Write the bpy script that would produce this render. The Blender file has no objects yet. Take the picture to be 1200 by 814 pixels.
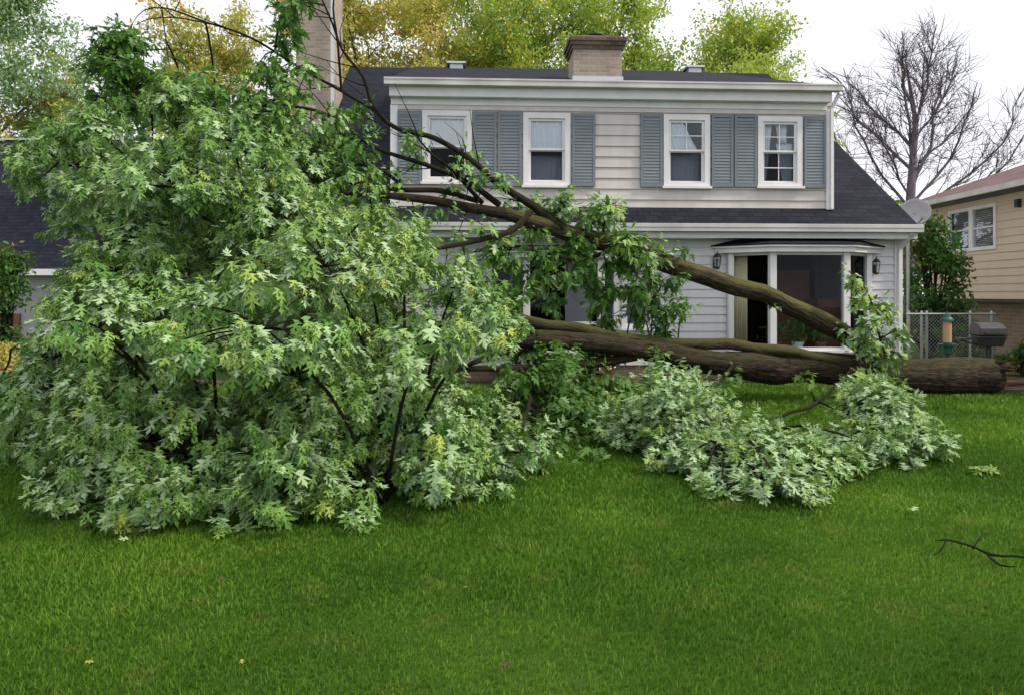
import bpy, math, random
import numpy as np
from mathutils import Vector, Matrix

random.seed(7)
R = np.random.default_rng(11)
sc = bpy.context.scene
COL = sc.collection
F, HZ, CAMH = 850.0, 345.0, 1.6          # focal length in photo pixels, horizon row, eye height

# ------------------------------------------------------------------ camera, sky, sun, exposure
cam_d = bpy.data.cameras.new('camera'); cam = bpy.data.objects.new('camera', cam_d); COL.objects.link(cam)
cam.location = (0, 0, CAMH); cam.rotation_euler = (math.radians(90), 0, 0)
cam_d.sensor_width = 36; cam_d.lens = 36 * F / 1200; cam_d.shift_y = -(407 - HZ) / 1200
cam_d.clip_start = 0.05; cam_d.clip_end = 2000
sc.camera = cam

SUN_EL, SUN_AZ = 46, 104                  # azimuth clockwise from +Y (view direction)
w = bpy.data.worlds.new('World'); sc.world = w; w.use_nodes = True
nt = w.node_tree; nt.nodes.clear()
out = nt.nodes.new('ShaderNodeOutputWorld'); bg = nt.nodes.new('ShaderNodeBackground')
sky = nt.nodes.new('ShaderNodeTexSky'); sky.sky_type = 'NISHITA'; sky.sun_disc = False
sky.sun_elevation = math.radians(SUN_EL); sky.sun_rotation = math.radians(SUN_AZ)
tc = nt.nodes.new('ShaderNodeTexCoord'); ns = nt.nodes.new('ShaderNodeTexNoise'); ns.inputs['Scale'].default_value = 2.2
ns.inputs['Detail'].default_value = 6
mp = nt.nodes.new('ShaderNodeMapping'); mp.inputs['Scale'].default_value = (1, 1, 2.6)
cr = nt.nodes.new('ShaderNodeValToRGB')
cr.color_ramp.elements[0].position = 0.34; cr.color_ramp.elements[0].color = (0.8, 0.8, 0.8, 1)
cr.color_ramp.elements[1].position = 0.6; cr.color_ramp.elements[1].color = (0.98, 0.98, 0.98, 1)
mx = nt.nodes.new('ShaderNodeMixRGB'); mx.inputs[2].default_value = (8.8, 8.7, 9.1, 1)
L = nt.links.new
L(tc.outputs['Generated'], mp.inputs['Vector']); L(mp.outputs[0], ns.inputs['Vector']); L(ns.outputs['Fac'], cr.inputs[0])
L(cr.outputs[0], mx.inputs[0]); L(sky.outputs[0], mx.inputs[1]); L(mx.outputs[0], bg.inputs[0])
bg.inputs[1].default_value = 0.098
L(bg.outputs[0], out.inputs[0])

sd = bpy.data.lights.new('sun', 'SUN'); sun = bpy.data.objects.new('sun', sd); COL.objects.link(sun)
sd.energy = 2.6; sd.angle = math.radians(11); sd.color = (1, 0.91, 0.76)
sdir = Vector((math.sin(math.radians(SUN_AZ)) * math.cos(math.radians(SUN_EL)),
               math.cos(math.radians(SUN_AZ)) * math.cos(math.radians(SUN_EL)), math.sin(math.radians(SUN_EL))))
sun.rotation_euler = sdir.to_track_quat('Z', 'Y').to_euler()
sun.location = (20, -20, 30)
sc.view_settings.view_transform = 'Standard'; sc.view_settings.look = 'None'
sc.view_settings.gamma = 1; sc.view_settings.use_curve_mapping = False
sc.view_settings.exposure = 0.5
sc.cycles.max_bounces = 7; sc.cycles.diffuse_bounces = 2; sc.cycles.transparent_max_bounces = 10
sc.cycles.use_denoising = True

# ------------------------------------------------------------------ helpers
def P(px, py, Y):
    return np.array([(px - 600) / F * Y, Y, CAMH - (py - HZ) / F * Y])

def gY(py):
    return CAMH * F / (py - HZ)

def tag(o, label=None, cat=None, group=None, kind=None):
    if label: o['label'] = label
    if cat: o['category'] = cat
    if group: o['group'] = group
    if kind: o['kind'] = kind
    return o

def thing(name, label, cat, loc=(0, 0, 0), rz=0, group=None):
    o = bpy.data.objects.new(name, None); COL.objects.link(o)
    o.location = loc; o.rotation_euler = (0, 0, rz); o.empty_display_size = 0.2
    return tag(o, label, cat, group)

class MB:
    """collects boxes, prisms and tubes, then links them as ONE mesh object"""
    def __init__(s): s.v = []; s.f = []
    def add(s, vs, fs):
        n = len(s.v); s.v += [tuple(map(float, p)) for p in vs]; s.f += [tuple(i + n for i in q) for q in fs]; return s
    def box(s, x0, x1, y0, y1, z0, z1):
        vs = [(x0,y0,z0),(x1,y0,z0),(x1,y1,z0),(x0,y1,z0),(x0,y0,z1),(x1,y0,z1),(x1,y1,z1),(x0,y1,z1)]
        return s.add(vs, [(0,3,2,1),(4,5,6,7),(0,1,5,4),(1,2,6,5),(2,3,7,6),(3,0,4,7)])
    def bar(s, a, b, wd, ht=None, up=(0,0,1)):
        a = Vector(a); b = Vector(b); d = (b - a).normalized(); up = Vector(up)
        if abs(d.dot(up)) > 0.98: up = Vector((0, 1, 0))
        x = d.cross(up).normalized(); z = x.cross(d); ht = ht or wd
        c = [x*(-wd/2)+z*(-ht/2), x*(wd/2)+z*(-ht/2), x*(wd/2)+z*(ht/2), x*(-wd/2)+z*(ht/2)]
        return s.add([a+k for k in c] + [b+k for k in c], [(0,1,2,3),(7,6,5,4),(0,4,5,1),(1,5,6,2),(2,6,7,3),(3,7,4,0)])
    def prism(s, poly, z0, z1):
        n = len(poly)
        vs = [(x, y, z0) for x, y in poly] + [(x, y, z1) for x, y in poly]
        fs = [tuple(range(n))[::-1], tuple(range(n, 2*n))] + [(i, (i+1)%n, n+(i+1)%n, n+i) for i in range(n)]
        return s.add(vs, fs)
    def slab(s, pts, th):
        """polygon in space given a thickness downwards"""
        n = len(pts); vs = list(pts) + [(p[0], p[1], p[2]-th) for p in pts]
        return s.add(vs, [tuple(range(n)), tuple(range(n, 2*n))[::-1]] + [(i, n+i, n+(i+1)%n, (i+1)%n) for i in range(n)])
    def lathe(s, c, prof, n=16, axis='z'):
        vs = []; fs = []
        for r, z in prof:
            for k in range(n):
                a = 2*math.pi*k/n
                p = (r*math.cos(a), r*math.sin(a), z)
                if axis == 'x': p = (p[2], p[0], p[1])
                if axis == 'y': p = (p[0], p[2], p[1])
                vs.append((c[0]+p[0], c[1]+p[1], c[2]+p[2]))
        for j in range(len(prof)-1):
            for k in range(n):
                fs.append((j*n+k, j*n+(k+1)%n, (j+1)*n+(k+1)%n, (j+1)*n+k))
        fs.append(tuple(range(n))[::-1]); fs.append(tuple((len(prof)-1)*n+k for k in range(n)))
        return s.add(vs, fs)
    def build(s, name, mat, parent=None, smooth=False, bevel=0):
        return mk(name, s.v, s.f, mat, parent, smooth, bevel)

def mk(name, v, f, mat, parent=None, smooth=False, bevel=0, off=None):
    me = bpy.data.meshes.new(name)
    if off is not None: v = np.asarray(v) - np.asarray(off)
    me.from_pydata([tuple(p) for p in v], [], f); me.update()
    o = bpy.data.objects.new(name, me); COL.objects.link(o)
    if mat: me.materials.append(mat)
    if parent: o.parent = parent
    if smooth: me.polygons.foreach_set('use_smooth', [True]*len(me.polygons))
    if bevel:
        m = o.modifiers.new('bevel', 'BEVEL'); m.width = bevel; m.segments = 2; m.limit_method = 'ANGLE'
    return o

def mk_np(name, V, Fa, mat, parent=None, attrs=None, smooth=True, off=None):
    """fast mesh from arrays; Fa is (n,3) or (n,4)"""
    V = np.asarray(V, dtype=np.float32)
    if off is not None: V = V - np.asarray(off, dtype=np.float32)
    Fa = np.asarray(Fa, dtype=np.int32); k = Fa.shape[1]
    me = bpy.data.meshes.new(name)
    me.vertices.add(len(V)); me.vertices.foreach_set('co', V.ravel())
    me.loops.add(Fa.size); me.loops.foreach_set('vertex_index', Fa.ravel())
    me.polygons.add(len(Fa)); me.polygons.foreach_set('loop_start', np.arange(0, Fa.size, k, dtype=np.int32))
    if smooth: me.polygons.foreach_set('use_smooth', np.ones(len(Fa), dtype=bool))
    me.update(calc_edges=True)
    for an, av in (attrs or {}).items():
        a = me.attributes.new(an, 'FLOAT', 'POINT'); a.data.foreach_set('value', np.asarray(av, dtype=np.float32))
    o = bpy.data.objects.new(name, me); COL.objects.link(o); me.materials.append(mat)
    if parent: o.parent = parent
    return o

def nrm(a):
    return a / np.maximum(np.linalg.norm(a, axis=-1, keepdims=True), 1e-9)

# ------------------------------------------------------------------ materials
def mat(name, col, rough=0.6, spec=0.5, metal=0, noise=None, bump=0, bscale=30, col2=None, nscale=6, detail=4, stretch=(1,1,1)):
    m = bpy.data.materials.new(name); m.use_nodes = True; t = m.node_tree; b = t.nodes['Principled BSDF']
    b.inputs['Base Color'].default_value = (*col, 1); b.inputs['Roughness'].default_value = rough
    b.inputs['Metallic'].default_value = metal; b.inputs['Specular IOR Level'].default_value = spec
    c = t.nodes.new('ShaderNodeTexCoord'); mpn = t.nodes.new('ShaderNodeMapping'); mpn.inputs['Scale'].default_value = stretch
    t.links.new(c.outputs['Object'], mpn.inputs['Vector'])
    if col2:
        n = t.nodes.new('ShaderNodeTexNoise'); n.inputs['Scale'].default_value = nscale; n.inputs['Detail'].default_value = detail
        r = t.nodes.new('ShaderNodeValToRGB'); r.color_ramp.elements[0].position = 0.35; r.color_ramp.elements[1].position = 0.68
        r.color_ramp.elements[0].color = (*col, 1); r.color_ramp.elements[1].color = (*col2, 1)
        t.links.new(mpn.outputs[0], n.inputs['Vector']); t.links.new(n.outputs['Fac'], r.inputs[0]); t.links.new(r.outputs[0], b.inputs['Base Color'])
    if bump:
        n2 = t.nodes.new('ShaderNodeTexNoise'); n2.inputs['Scale'].default_value = bscale; n2.inputs['Detail'].default_value = 5
        bp = t.nodes.new('ShaderNodeBump'); bp.inputs['Strength'].default_value = bump; bp.inputs['Distance'].default_value = 0.02
        t.links.new(mpn.outputs[0], n2.inputs['Vector']); t.links.new(n2.outputs['Fac'], bp.inputs['Height']); t.links.new(bp.outputs[0], b.inputs['Normal'])
    return m

def brick_mat(name, c1, c2, mortar, bw, rh, msize=0.02, slope=False, scale=1, rough=0.85, rand=True):
    m = bpy.data.materials.new(name); m.use_nodes = True; t = m.node_tree; b = t.nodes['Principled BSDF']; b.inputs['Roughness'].default_value = rough
    b.inputs['Specular IOR Level'].default_value = 0.15
    c = t.nodes.new('ShaderNodeTexCoord'); s = t.nodes.new('ShaderNodeSeparateXYZ'); cb = t.nodes.new('ShaderNodeCombineXYZ')
    t.links.new(c.outputs['Object'], s.inputs[0])
    if slope:
        t.links.new(s.outputs[0], cb.inputs[0]); t.links.new(s.outputs[1], cb.inputs[1])
    else:
        a = t.nodes.new('ShaderNodeMath'); a.operation = 'ADD'; t.links.new(s.outputs[0], a.inputs[0]); t.links.new(s.outputs[1], a.inputs[1])
        t.links.new(a.outputs[0], cb.inputs[0]); t.links.new(s.outputs[2], cb.inputs[1])
    br = t.nodes.new('ShaderNodeTexBrick'); br.inputs['Scale'].default_value = scale
    br.inputs['Color1'].default_value = (*c1, 1); br.inputs['Color2'].default_value = (*c2, 1); br.inputs['Mortar'].default_value = (*mortar, 1)
    br.inputs['Mortar Size'].default_value = msize; br.inputs['Brick Width'].default_value = bw; br.inputs['Row Height'].default_value = rh
    br.inputs['Bias'].default_value = 0; br.inputs['Mortar Smooth'].default_value = 0.3
    t.links.new(cb.outputs[0], br.inputs['Vector'])
    n = t.nodes.new('ShaderNodeTexNoise'); n.inputs['Scale'].default_value = 1.6; n.inputs['Detail'].default_value = 6
    t.links.new(c.outputs['Object'], n.inputs['Vector'])
    mr = t.nodes.new('ShaderNodeMapRange'); mr.inputs['To Min'].default_value = 0.6; mr.inputs['To Max'].default_value = 1.35
    t.links.new(n.outputs['Fac'], mr.inputs[0])
    mm = t.nodes.new('ShaderNodeMixRGB'); mm.blend_type = 'MULTIPLY'; mm.inputs[0].default_value = 1
    t.links.new(br.outputs['Color'], mm.inputs[1]); t.links.new(mr.outputs[0], mm.inputs[2]); t.links.new(mm.outputs[0], b.inputs['Base Color'])
    bp = t.nodes.new('ShaderNodeBump'); bp.inputs['Strength'].default_value = 0.5; bp.inputs['Distance'].default_value = 0.01; bp.invert = True
    t.links.new(br.outputs['Fac'], bp.inputs['Height']); t.links.new(bp.outputs[0], b.inputs['Normal'])
    return m

def leaf_mat(name, top_a, top_b, under, young, trans=0.3, rough=0.5, spec=0.35, backside=True, vein=False):
    """attributes: rnd (0..1 hue between top_a and top_b), tone (0..1 towards young)"""
    m = bpy.data.materials.new(name); m.use_nodes = True; t = m.node_tree; b = t.nodes['Principled BSDF']
    b.inputs['Roughness'].default_value = rough; b.inputs['Specular IOR Level'].default_value = spec
    a1 = t.nodes.new('ShaderNodeAttribute'); a1.attribute_name = 'rnd'
    a2 = t.nodes.new('ShaderNodeAttribute'); a2.attribute_name = 'tone'
    m1 = t.nodes.new('ShaderNodeMixRGB'); m1.inputs[1].default_value = (*top_a, 1); m1.inputs[2].default_value = (*top_b, 1); t.links.new(a1.outputs['Fac'], m1.inputs[0])
    m2 = t.nodes.new('ShaderNodeMixRGB'); m2.inputs[2].default_value = (*young, 1); t.links.new(a2.outputs['Fac'], m2.inputs[0]); t.links.new(m1.outputs[0], m2.inputs[1])
    last = m2
    if backside:
        g = t.nodes.new('ShaderNodeNewGeometry')
        u = t.nodes.new('ShaderNodeMixRGB'); u.inputs[1].default_value = (*under, 1); u.inputs[2].default_value = (*[0.6*x+0.4*y for x, y in zip(under, top_b)], 1)
        t.links.new(a1.outputs['Fac'], u.inputs[0])
        m3 = t.nodes.new('ShaderNodeMixRGB'); t.links.new(g.outputs['Backfacing'], m3.inputs[0]); t.links.new(m2.outputs[0], m3.inputs[1]); t.links.new(u.outputs[0], m3.inputs[2])
        last = m3
    t.links.new(last.outputs[0], b.inputs['Base Color'])
    tr = t.nodes.new('ShaderNodeBsdfTranslucent'); hs = t.nodes.new('ShaderNodeMixRGB'); hs.blend_type = 'MULTIPLY'; hs.inputs[0].default_value = 1
    hs.inputs[2].default_value = (1.25, 1.3, 0.55, 1); t.links.new(m2.outputs[0], hs.inputs[1]); t.links.new(hs.outputs[0], tr.inputs['Color'])
    ms = t.nodes.new('ShaderNodeMixShader'); ms.inputs[0].default_value = trans
    t.links.new(b.outputs[0], ms.inputs[1]); t.links.new(tr.outputs[0], ms.inputs[2]); t.links.new(ms.outputs[0], t.nodes['Material Output'].inputs[0])
    return m

def bark_mat(name, dark, light, moss, moss_amt):
    m = bpy.data.materials.new(name); m.use_nodes = True; t = m.node_tree; b = t.nodes['Principled BSDF']; b.inputs['Roughness'].default_value = 0.9
    b.inputs['Specular IOR Level'].default_value = 0.25
    c = t.nodes.new('ShaderNodeTexCoord'); at = t.nodes.new('ShaderNodeAttribute'); at.attribute_name = 'along'; ar = t.nodes.new('ShaderNodeAttribute'); ar.attribute_name = 'around'
    cb = t.nodes.new('ShaderNodeCombineXYZ'); mu = t.nodes.new('ShaderNodeMath'); mu.operation = 'MULTIPLY'; mu.inputs[1].default_value = 0.9
    t.links.new(at.outputs['Fac'], mu.inputs[0]); t.links.new(mu.outputs[0], cb.inputs[0])
    s1 = t.nodes.new('ShaderNodeMath'); s1.operation = 'SINE'; t.links.new(ar.outputs['Fac'], s1.inputs[0])
    c1 = t.nodes.new('ShaderNodeMath'); c1.operation = 'COSINE'; t.links.new(ar.outputs['Fac'], c1.inputs[0])
    t.links.new(s1.outputs[0], cb.inputs[1]); t.links.new(c1.outputs[0], cb.inputs[2])
    n = t.nodes.new('ShaderNodeTexNoise'); n.inputs['Scale'].default_value = 7.5; n.inputs['Detail'].default_value = 8; n.inputs['Roughness'].default_value = 0.65
    t.links.new(cb.outputs[0], n.inputs['Vector'])
    r = t.nodes.new('ShaderNodeValToRGB'); r.color_ramp.elements[0].position = 0.42; r.color_ramp.elements[1].position = 0.60
    r.color_ramp.elements[0].color = (*dark, 1); r.color_ramp.elements[1].color = (*light, 1); t.links.new(n.outputs['Fac'], r.inputs[0])
    g = t.nodes.new('ShaderNodeNewGeometry'); s = t.nodes.new('ShaderNodeSeparateXYZ'); t.links.new(g.outputs['Normal'], s.inputs[0])
    n2 = t.nodes.new('ShaderNodeTexNoise'); n2.inputs['Scale'].default_value = 2.1; n2.inputs['Detail'].default_value = 8; t.links.new(c.outputs['Object'], n2.inputs['Vector'])
    ad = t.nodes.new('ShaderNodeMath'); ad.operation = 'MULTIPLY_ADD'; ad.inputs[1].default_value = 0.35; t.links.new(s.outputs[2], ad.inputs[0]); t.links.new(n2.outputs['Fac'], ad.inputs[2])
    mr = t.nodes.new('ShaderNodeMapRange'); mr.inputs['From Min'].default_value = 0.45; mr.inputs['From Max'].default_value = 0.8; mr.inputs['To Max'].default_value = moss_amt
    t.links.new(ad.outputs[0], mr.inputs[0])
    mm = t.nodes.new('ShaderNodeMixRGB'); mm.inputs[2].default_value = (*moss, 1); t.links.new(mr.outputs[0], mm.inputs[0]); t.links.new(r.outputs[0], mm.inputs[1])
    t.links.new(mm.outputs[0], b.inputs['Base Color'])
    bp = t.nodes.new('ShaderNodeBump'); bp.inputs['Strength'].default_value = 1.0; bp.inputs['Distance'].default_value = 0.055
    t.links.new(n.outputs['Fac'], bp.inputs['Height']); t.links.new(bp.outputs[0], b.inputs['Normal'])
    return m

def glass_mat(name, tint=(0.93, 0.95, 0.96), ior=1.38):
    m = bpy.data.materials.new(name); m.use_nodes = True; t = m.node_tree; t.nodes.remove(t.nodes['Principled BSDF'])
    tr = t.nodes.new('ShaderNodeBsdfTransparent'); tr.inputs[0].default_value = (*tint, 1)
    gl = t.nodes.new('ShaderNodeBsdfGlossy'); gl.inputs['Roughness'].default_value = 0.02; gl.inputs[0].default_value = (0.9, 0.95, 1, 1)
    fr = t.nodes.new('ShaderNodeFresnel'); fr.inputs[0].default_value = ior
    ms = t.nodes.new('ShaderNodeMixShader'); t.links.new(fr.outputs[0], ms.inputs[0]); t.links.new(tr.outputs[0], ms.inputs[1]); t.links.new(gl.outputs[0], ms.inputs[2])
    t.links.new(ms.outputs[0], t.nodes['Material Output'].inputs[0]); return m

M = dict(
    siding=mat('pale_siding_paint', (0.60, 0.565, 0.54), 0.55, col2=(0.52, 0.49, 0.465), nscale=1.6, detail=8, stretch=(2.6, 1, 0.4), bump=0.05),
    siding_low=mat('white_siding_paint', (0.68, 0.68, 0.71), 0.55, col2=(0.62, 0.62, 0.65), nscale=1.6, detail=8, stretch=(2.6, 1, 0.4), bump=0.05),
    trim=mat('white_trim_paint', (0.78, 0.77, 0.79), 0.5, col2=(0.70, 0.69, 0.71), nscale=3, detail=6),
    gutter=mat('aged_gutter_paint', (0.60, 0.59, 0.58), 0.5, col2=(0.44, 0.43, 0.42), nscale=1.6, detail=8, stretch=(1, 1, 0.3)),
    shutter=mat('grey_blue_shutter_paint', (0.18, 0.21, 0.24), 0.55, col2=(0.155, 0.18, 0.205), nscale=3),
    shingle=brick_mat('dark_slate_shingle', (0.010, 0.012, 0.022), (0.020, 0.022, 0.035), (0.006, 0.007, 0.012), 0.24, 0.13, 0.010, slope=True),
    brick=brick_mat('tan_brick', (0.42, 0.34, 0.28), (0.30, 0.24, 0.195), (0.38, 0.34, 0.30), 0.21, 0.075, 0.012),
    brick_dark=brick_mat('sooty_brick', (0.10, 0.07, 0.055), (0.16, 0.11, 0.085), (0.17, 0.15, 0.13), 0.21, 0.075, 0.012),
    metal_dark=mat('black_metal', (0.02, 0.02, 0.022), 0.45, col2=(0.035, 0.035, 0.035)),
    metal_grey=mat('galvanised_metal', (0.42, 0.43, 0.45), 0.4, metal=0.7, col2=(0.32, 0.33, 0.35), nscale=9),
    flashing=mat('flashing_metal', (0.55, 0.58, 0.62), 0.4, metal=0.3),
    glass=glass_mat('window_glass', (0.985, 0.99, 0.995), 1.45), glass_screen=glass_mat('screened_window_glass', (0.66, 0.67, 0.70), 1.2), glass_low=glass_mat('weak_reflection_glass', ior=1.17),  # last one: index lowered so reflections look dark without trees behind the camera
    curtain=mat('pale_curtain_cloth', (0.80, 0.85, 0.92), 0.9, col2=(0.68, 0.75, 0.84), nscale=9, stretch=(3, 1, 0.15)),
    blind=mat('white_blind_cloth', (0.90, 0.91, 0.93), 0.9, col2=(0.84, 0.86, 0.88), nscale=9, stretch=(3, 1, 0.2)),
    cream=mat('cream_curtain_cloth', (0.80, 0.72, 0.48), 0.9, col2=(0.70, 0.62, 0.38), nscale=9, stretch=(4, 4, 0.15)),
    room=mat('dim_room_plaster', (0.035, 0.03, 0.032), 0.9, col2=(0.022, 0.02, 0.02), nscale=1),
    roomred=mat('brown_red_room_wall', (0.22, 0.09, 0.06), 0.8, col2=(0.15, 0.06, 0.04), nscale=2),
    tan_siding=mat('tan_siding_paint', (0.66, 0.54, 0.42), 0.6, col2=(0.59, 0.48, 0.37), nscale=1.2, detail=6, stretch=(1, 1, 0.3)),
    purple_shingle=brick_mat('purple_brown_shingle', (0.20, 0.13, 0.135), (0.15, 0.10, 0.105), (0.09, 0.06, 0.06), 0.3, 0.15, 0.012, slope=True),
    foundation=brick_mat('tan_foundation_brick', (0.30, 0.22, 0.15), (0.22, 0.165, 0.115), (0.30, 0.26, 0.21), 0.3, 0.1, 0.012),
    grey_wall=mat('grey_lavender_wall_paint', (0.34, 0.33, 0.37), 0.7, col2=(0.30, 0.29, 0.33), nscale=1),
    bark=bark_mat('wet_maple_bark', (0.007, 0.005, 0.004), (0.070, 0.046, 0.034), (0.070, 0.074, 0.020), 0.38),
    bark_moss=bark_mat('mossy_maple_bark', (0.018, 0.014, 0.009), (0.115, 0.085, 0.055), (0.120, 0.125, 0.035), 0.75),
    bark_dark=bark_mat('dark_twig_bark', (0.010, 0.008, 0.007), (0.050, 0.036, 0.028), (0.045, 0.05, 0.018), 0.5),
    bark_far=bark_mat('grey_far_bark', (0.05, 0.04, 0.045), (0.13, 0.11, 0.115), (0.09, 0.09, 0.06), 0.2),
    bark_bare=bark_mat('bare_tree_bark', (0.15, 0.125, 0.155), (0.26, 0.225, 0.26), (0.09, 0.09, 0.08), 0.1),
    splint=mat('torn_heartwood', (0.16, 0.07, 0.035), 0.9, col2=(0.05, 0.025, 0.015), nscale=14, bump=0.5, stretch=(0.3, 1, 1)),
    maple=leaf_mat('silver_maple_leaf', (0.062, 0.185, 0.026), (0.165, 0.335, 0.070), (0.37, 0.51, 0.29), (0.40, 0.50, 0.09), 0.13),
    maple_dark=leaf_mat('shaded_maple_leaf', (0.045, 0.135, 0.018), (0.09, 0.21, 0.035), (0.22, 0.34, 0.17), (0.20, 0.34, 0.05), 0.30),  # darker copy of the maple leaf, with shade put into its colour
    yellow=leaf_mat('yellow_leaf', (0.56, 0.50, 0.13), (0.34, 0.40, 0.12), (0.4, 0.4, 0.1), (0.66, 0.42, 0.10), 0.3, backside=False),
    lime=leaf_mat('lime_leaf', (0.22, 0.36, 0.08), (0.44, 0.54, 0.11), (0.4, 0.4, 0.1), (0.75, 0.58, 0.08), 0.3, backside=False),
    bluegreen=leaf_mat('blue_green_leaf', (0.19, 0.31, 0.18), (0.30, 0.42, 0.22), (0.4, 0.4, 0.1), (0.30, 0.34, 0.06), 0.3, backside=False),
    shrubleaf=leaf_mat('shrub_leaf', (0.035, 0.10, 0.022), (0.08, 0.18, 0.04), (0.2, 0.3, 0.1), (0.22, 0.13, 0.03), 0.3, backside=False),
    petal_o=mat('orange_petal', (0.55, 0.20, 0.09), 0.6, col2=(0.42, 0.14, 0.06)),
    petal_y=mat('yellow_petal', (0.75, 0.42, 0.04), 0.6, col2=(0.6, 0.3, 0.04)),
    green_plastic=mat('dark_green_plastic', (0.012, 0.085, 0.062), 0.35),
    seed=mat('seed_in_tube', (0.52, 0.34, 0.20), 0.7, col2=(0.38, 0.24, 0.13), nscale=70),
    pot=mat('white_glazed_pot', (0.72, 0.78, 0.78), 0.3),
    mulch=mat('dark_mulch', (0.045, 0.026, 0.022), 0.95, col2=(0.11, 0.07, 0.06), nscale=22, detail=8, bump=1.0, bscale=40),
    dish=mat('grey_dish_paint', (0.36, 0.36, 0.38), 0.5, col2=(0.30, 0.30, 0.32)),
    drybrown=mat('dry_brown_leaf', (0.10, 0.065, 0.025), 0.8, col2=(0.06, 0.04, 0.015)),
)

# lawn soil and grass blades share a patchy hue driven by position
def patchy(t, scale_vec, cols):
    c = t.nodes.new('ShaderNodeTexCoord')
    n = t.nodes.new('ShaderNodeTexNoise'); n.inputs['Scale'].default_value = 0.55; n.inputs['Detail'].default_value = 5; n.inputs['Roughness'].default_value = 0.6
    t.links.new(c.outputs['Object'], n.inputs['Vector'])
    r = t.nodes.new('ShaderNodeValToRGB'); e = r.color_ramp.elements
    e[0].position = 0.34; e[0].color = (*cols[0], 1); e[1].position = 0.68; e[1].color = (*cols[2], 1)
    k = e.new(0.52); k.color = (*cols[1], 1)
    t.links.new(n.outputs['Fac'], r.inputs[0])
    n2 = t.nodes.new('ShaderNodeTexNoise'); n2.inputs['Scale'].default_value = 3.4; n2.inputs['Detail'].default_value = 5
    t.links.new(c.outputs['Object'], n2.inputs['Vector'])
    r2 = t.nodes.new('ShaderNodeValToRGB'); r2.color_ramp.elements[0].position = 0.56; r2.color_ramp.elements[1].position = 0.74
    t.links.new(n2.outputs['Fac'], r2.inputs[0])
    mx = t.nodes.new('ShaderNodeMixRGB'); mx.inputs[2].default_value = (*cols[3], 1)
    ml = t.nodes.new('ShaderNodeMath'); ml.operation = 'MULTIPLY'; ml.inputs[1].default_value = 0.45
    t.links.new(r2.outputs[0], ml.inputs[0]); t.links.new(ml.outputs[0], mx.inputs[0]); t.links.new(r.outputs[0], mx.inputs[1])
    return mx

gm = bpy.data.materials.new('lawn_soil'); gm.use_nodes = True; t = gm.node_tree; b = t.nodes['Principled BSDF']; b.inputs['Roughness'].default_value = 1; b.inputs['Specular IOR Level'].default_value = 0.05
p_ = patchy(t, 1, [(0.028, 0.065, 0.009), (0.04, 0.085, 0.012), (0.055, 0.10, 0.015), (0.09, 0.085, 0.03)]); t.links.new(p_.outputs[0], b.inputs['Base Color'])
M['soil'] = gm
gm = bpy.data.materials.new('grass_blade'); gm.use_nodes = True; t = gm.node_tree; b = t.nodes['Principled BSDF']; b.inputs['Roughness'].default_value = 0.6; b.inputs['Specular IOR Level'].default_value = 0.2
p_ = patchy(t, 1, [(0.068, 0.168, 0.014), (0.118, 0.252, 0.023), (0.185, 0.335, 0.031), (0.28, 0.305, 0.058)])
a1 = t.nodes.new('ShaderNodeAttribute'); a1.attribute_name = 'rnd'
mr = t.nodes.new('ShaderNodeMapRange'); mr.inputs['To Min'].default_value = 0.75; mr.inputs['To Max'].default_value = 1.3; t.links.new(a1.outputs['Fac'], mr.inputs[0])
mm = t.nodes.new('ShaderNodeMixRGB'); mm.blend_type = 'MULTIPLY'; mm.inputs[0].default_value = 1; t.links.new(p_.outputs[0], mm.inputs[1]); t.links.new(mr.outputs[0], mm.inputs[2])
t.links.new(mm.outputs[0], b.inputs['Base Color'])
tr = t.nodes.new('ShaderNodeBsdfTranslucent'); t.links.new(mm.outputs[0], tr.inputs[0]); ms = t.nodes.new('ShaderNodeMixShader'); ms.inputs[0].default_value = 0.3
t.links.new(b.outputs[0], ms.inputs[1]); t.links.new(tr.outputs[0], ms.inputs[2]); t.links.new(ms.outputs[0], t.nodes['Material Output'].inputs[0])
M['grass'] = gm

# ------------------------------------------------------------------ leaves
_h = [(0.01, 0.08), (0.10, 0.38), (0.17, 0.17), (0.30, 0.10), (0.46, 0.34), (0.68, 0.52), (0.58, 0.25), (0.46, 0.075), (0.66, 0.10), (0.73, 0.20), (0.82, 0.07)]
_out = [(0, 0)] + _h + [(1.0, 0)] + [(u, -v) for u, v in _h[::-1]]
LEAF = np.array([(0.36, 0)] + _out)
LEAF_F = np.array([(0, i, i + 1) for i in range(1, len(_out))] + [(0, len(_out), 1)])
_h2 = [(0.04, 0.12), (0.15, 0.40), (0.30, 0.15), (0.64, 0.50), (0.49, 0.13), (0.74, 0.17)]
_out2 = [(0, 0)] + _h2 + [(1.0, 0)] + [(u, -v) for u, v in _h2[::-1]]
LEAF2 = np.array([(0.36, 0)] + _out2)
LEAF2_F = np.array([(0, i, i + 1) for i in range(1, len(_out2))] + [(0, len(_out2), 1)])
OVAL = np.array([(0, 0), (0.45, 0.28), (1, 0), (0.45, -0.28)])
OVAL_F = np.array([(0, 3, 2), (0, 2, 1)])

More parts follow.
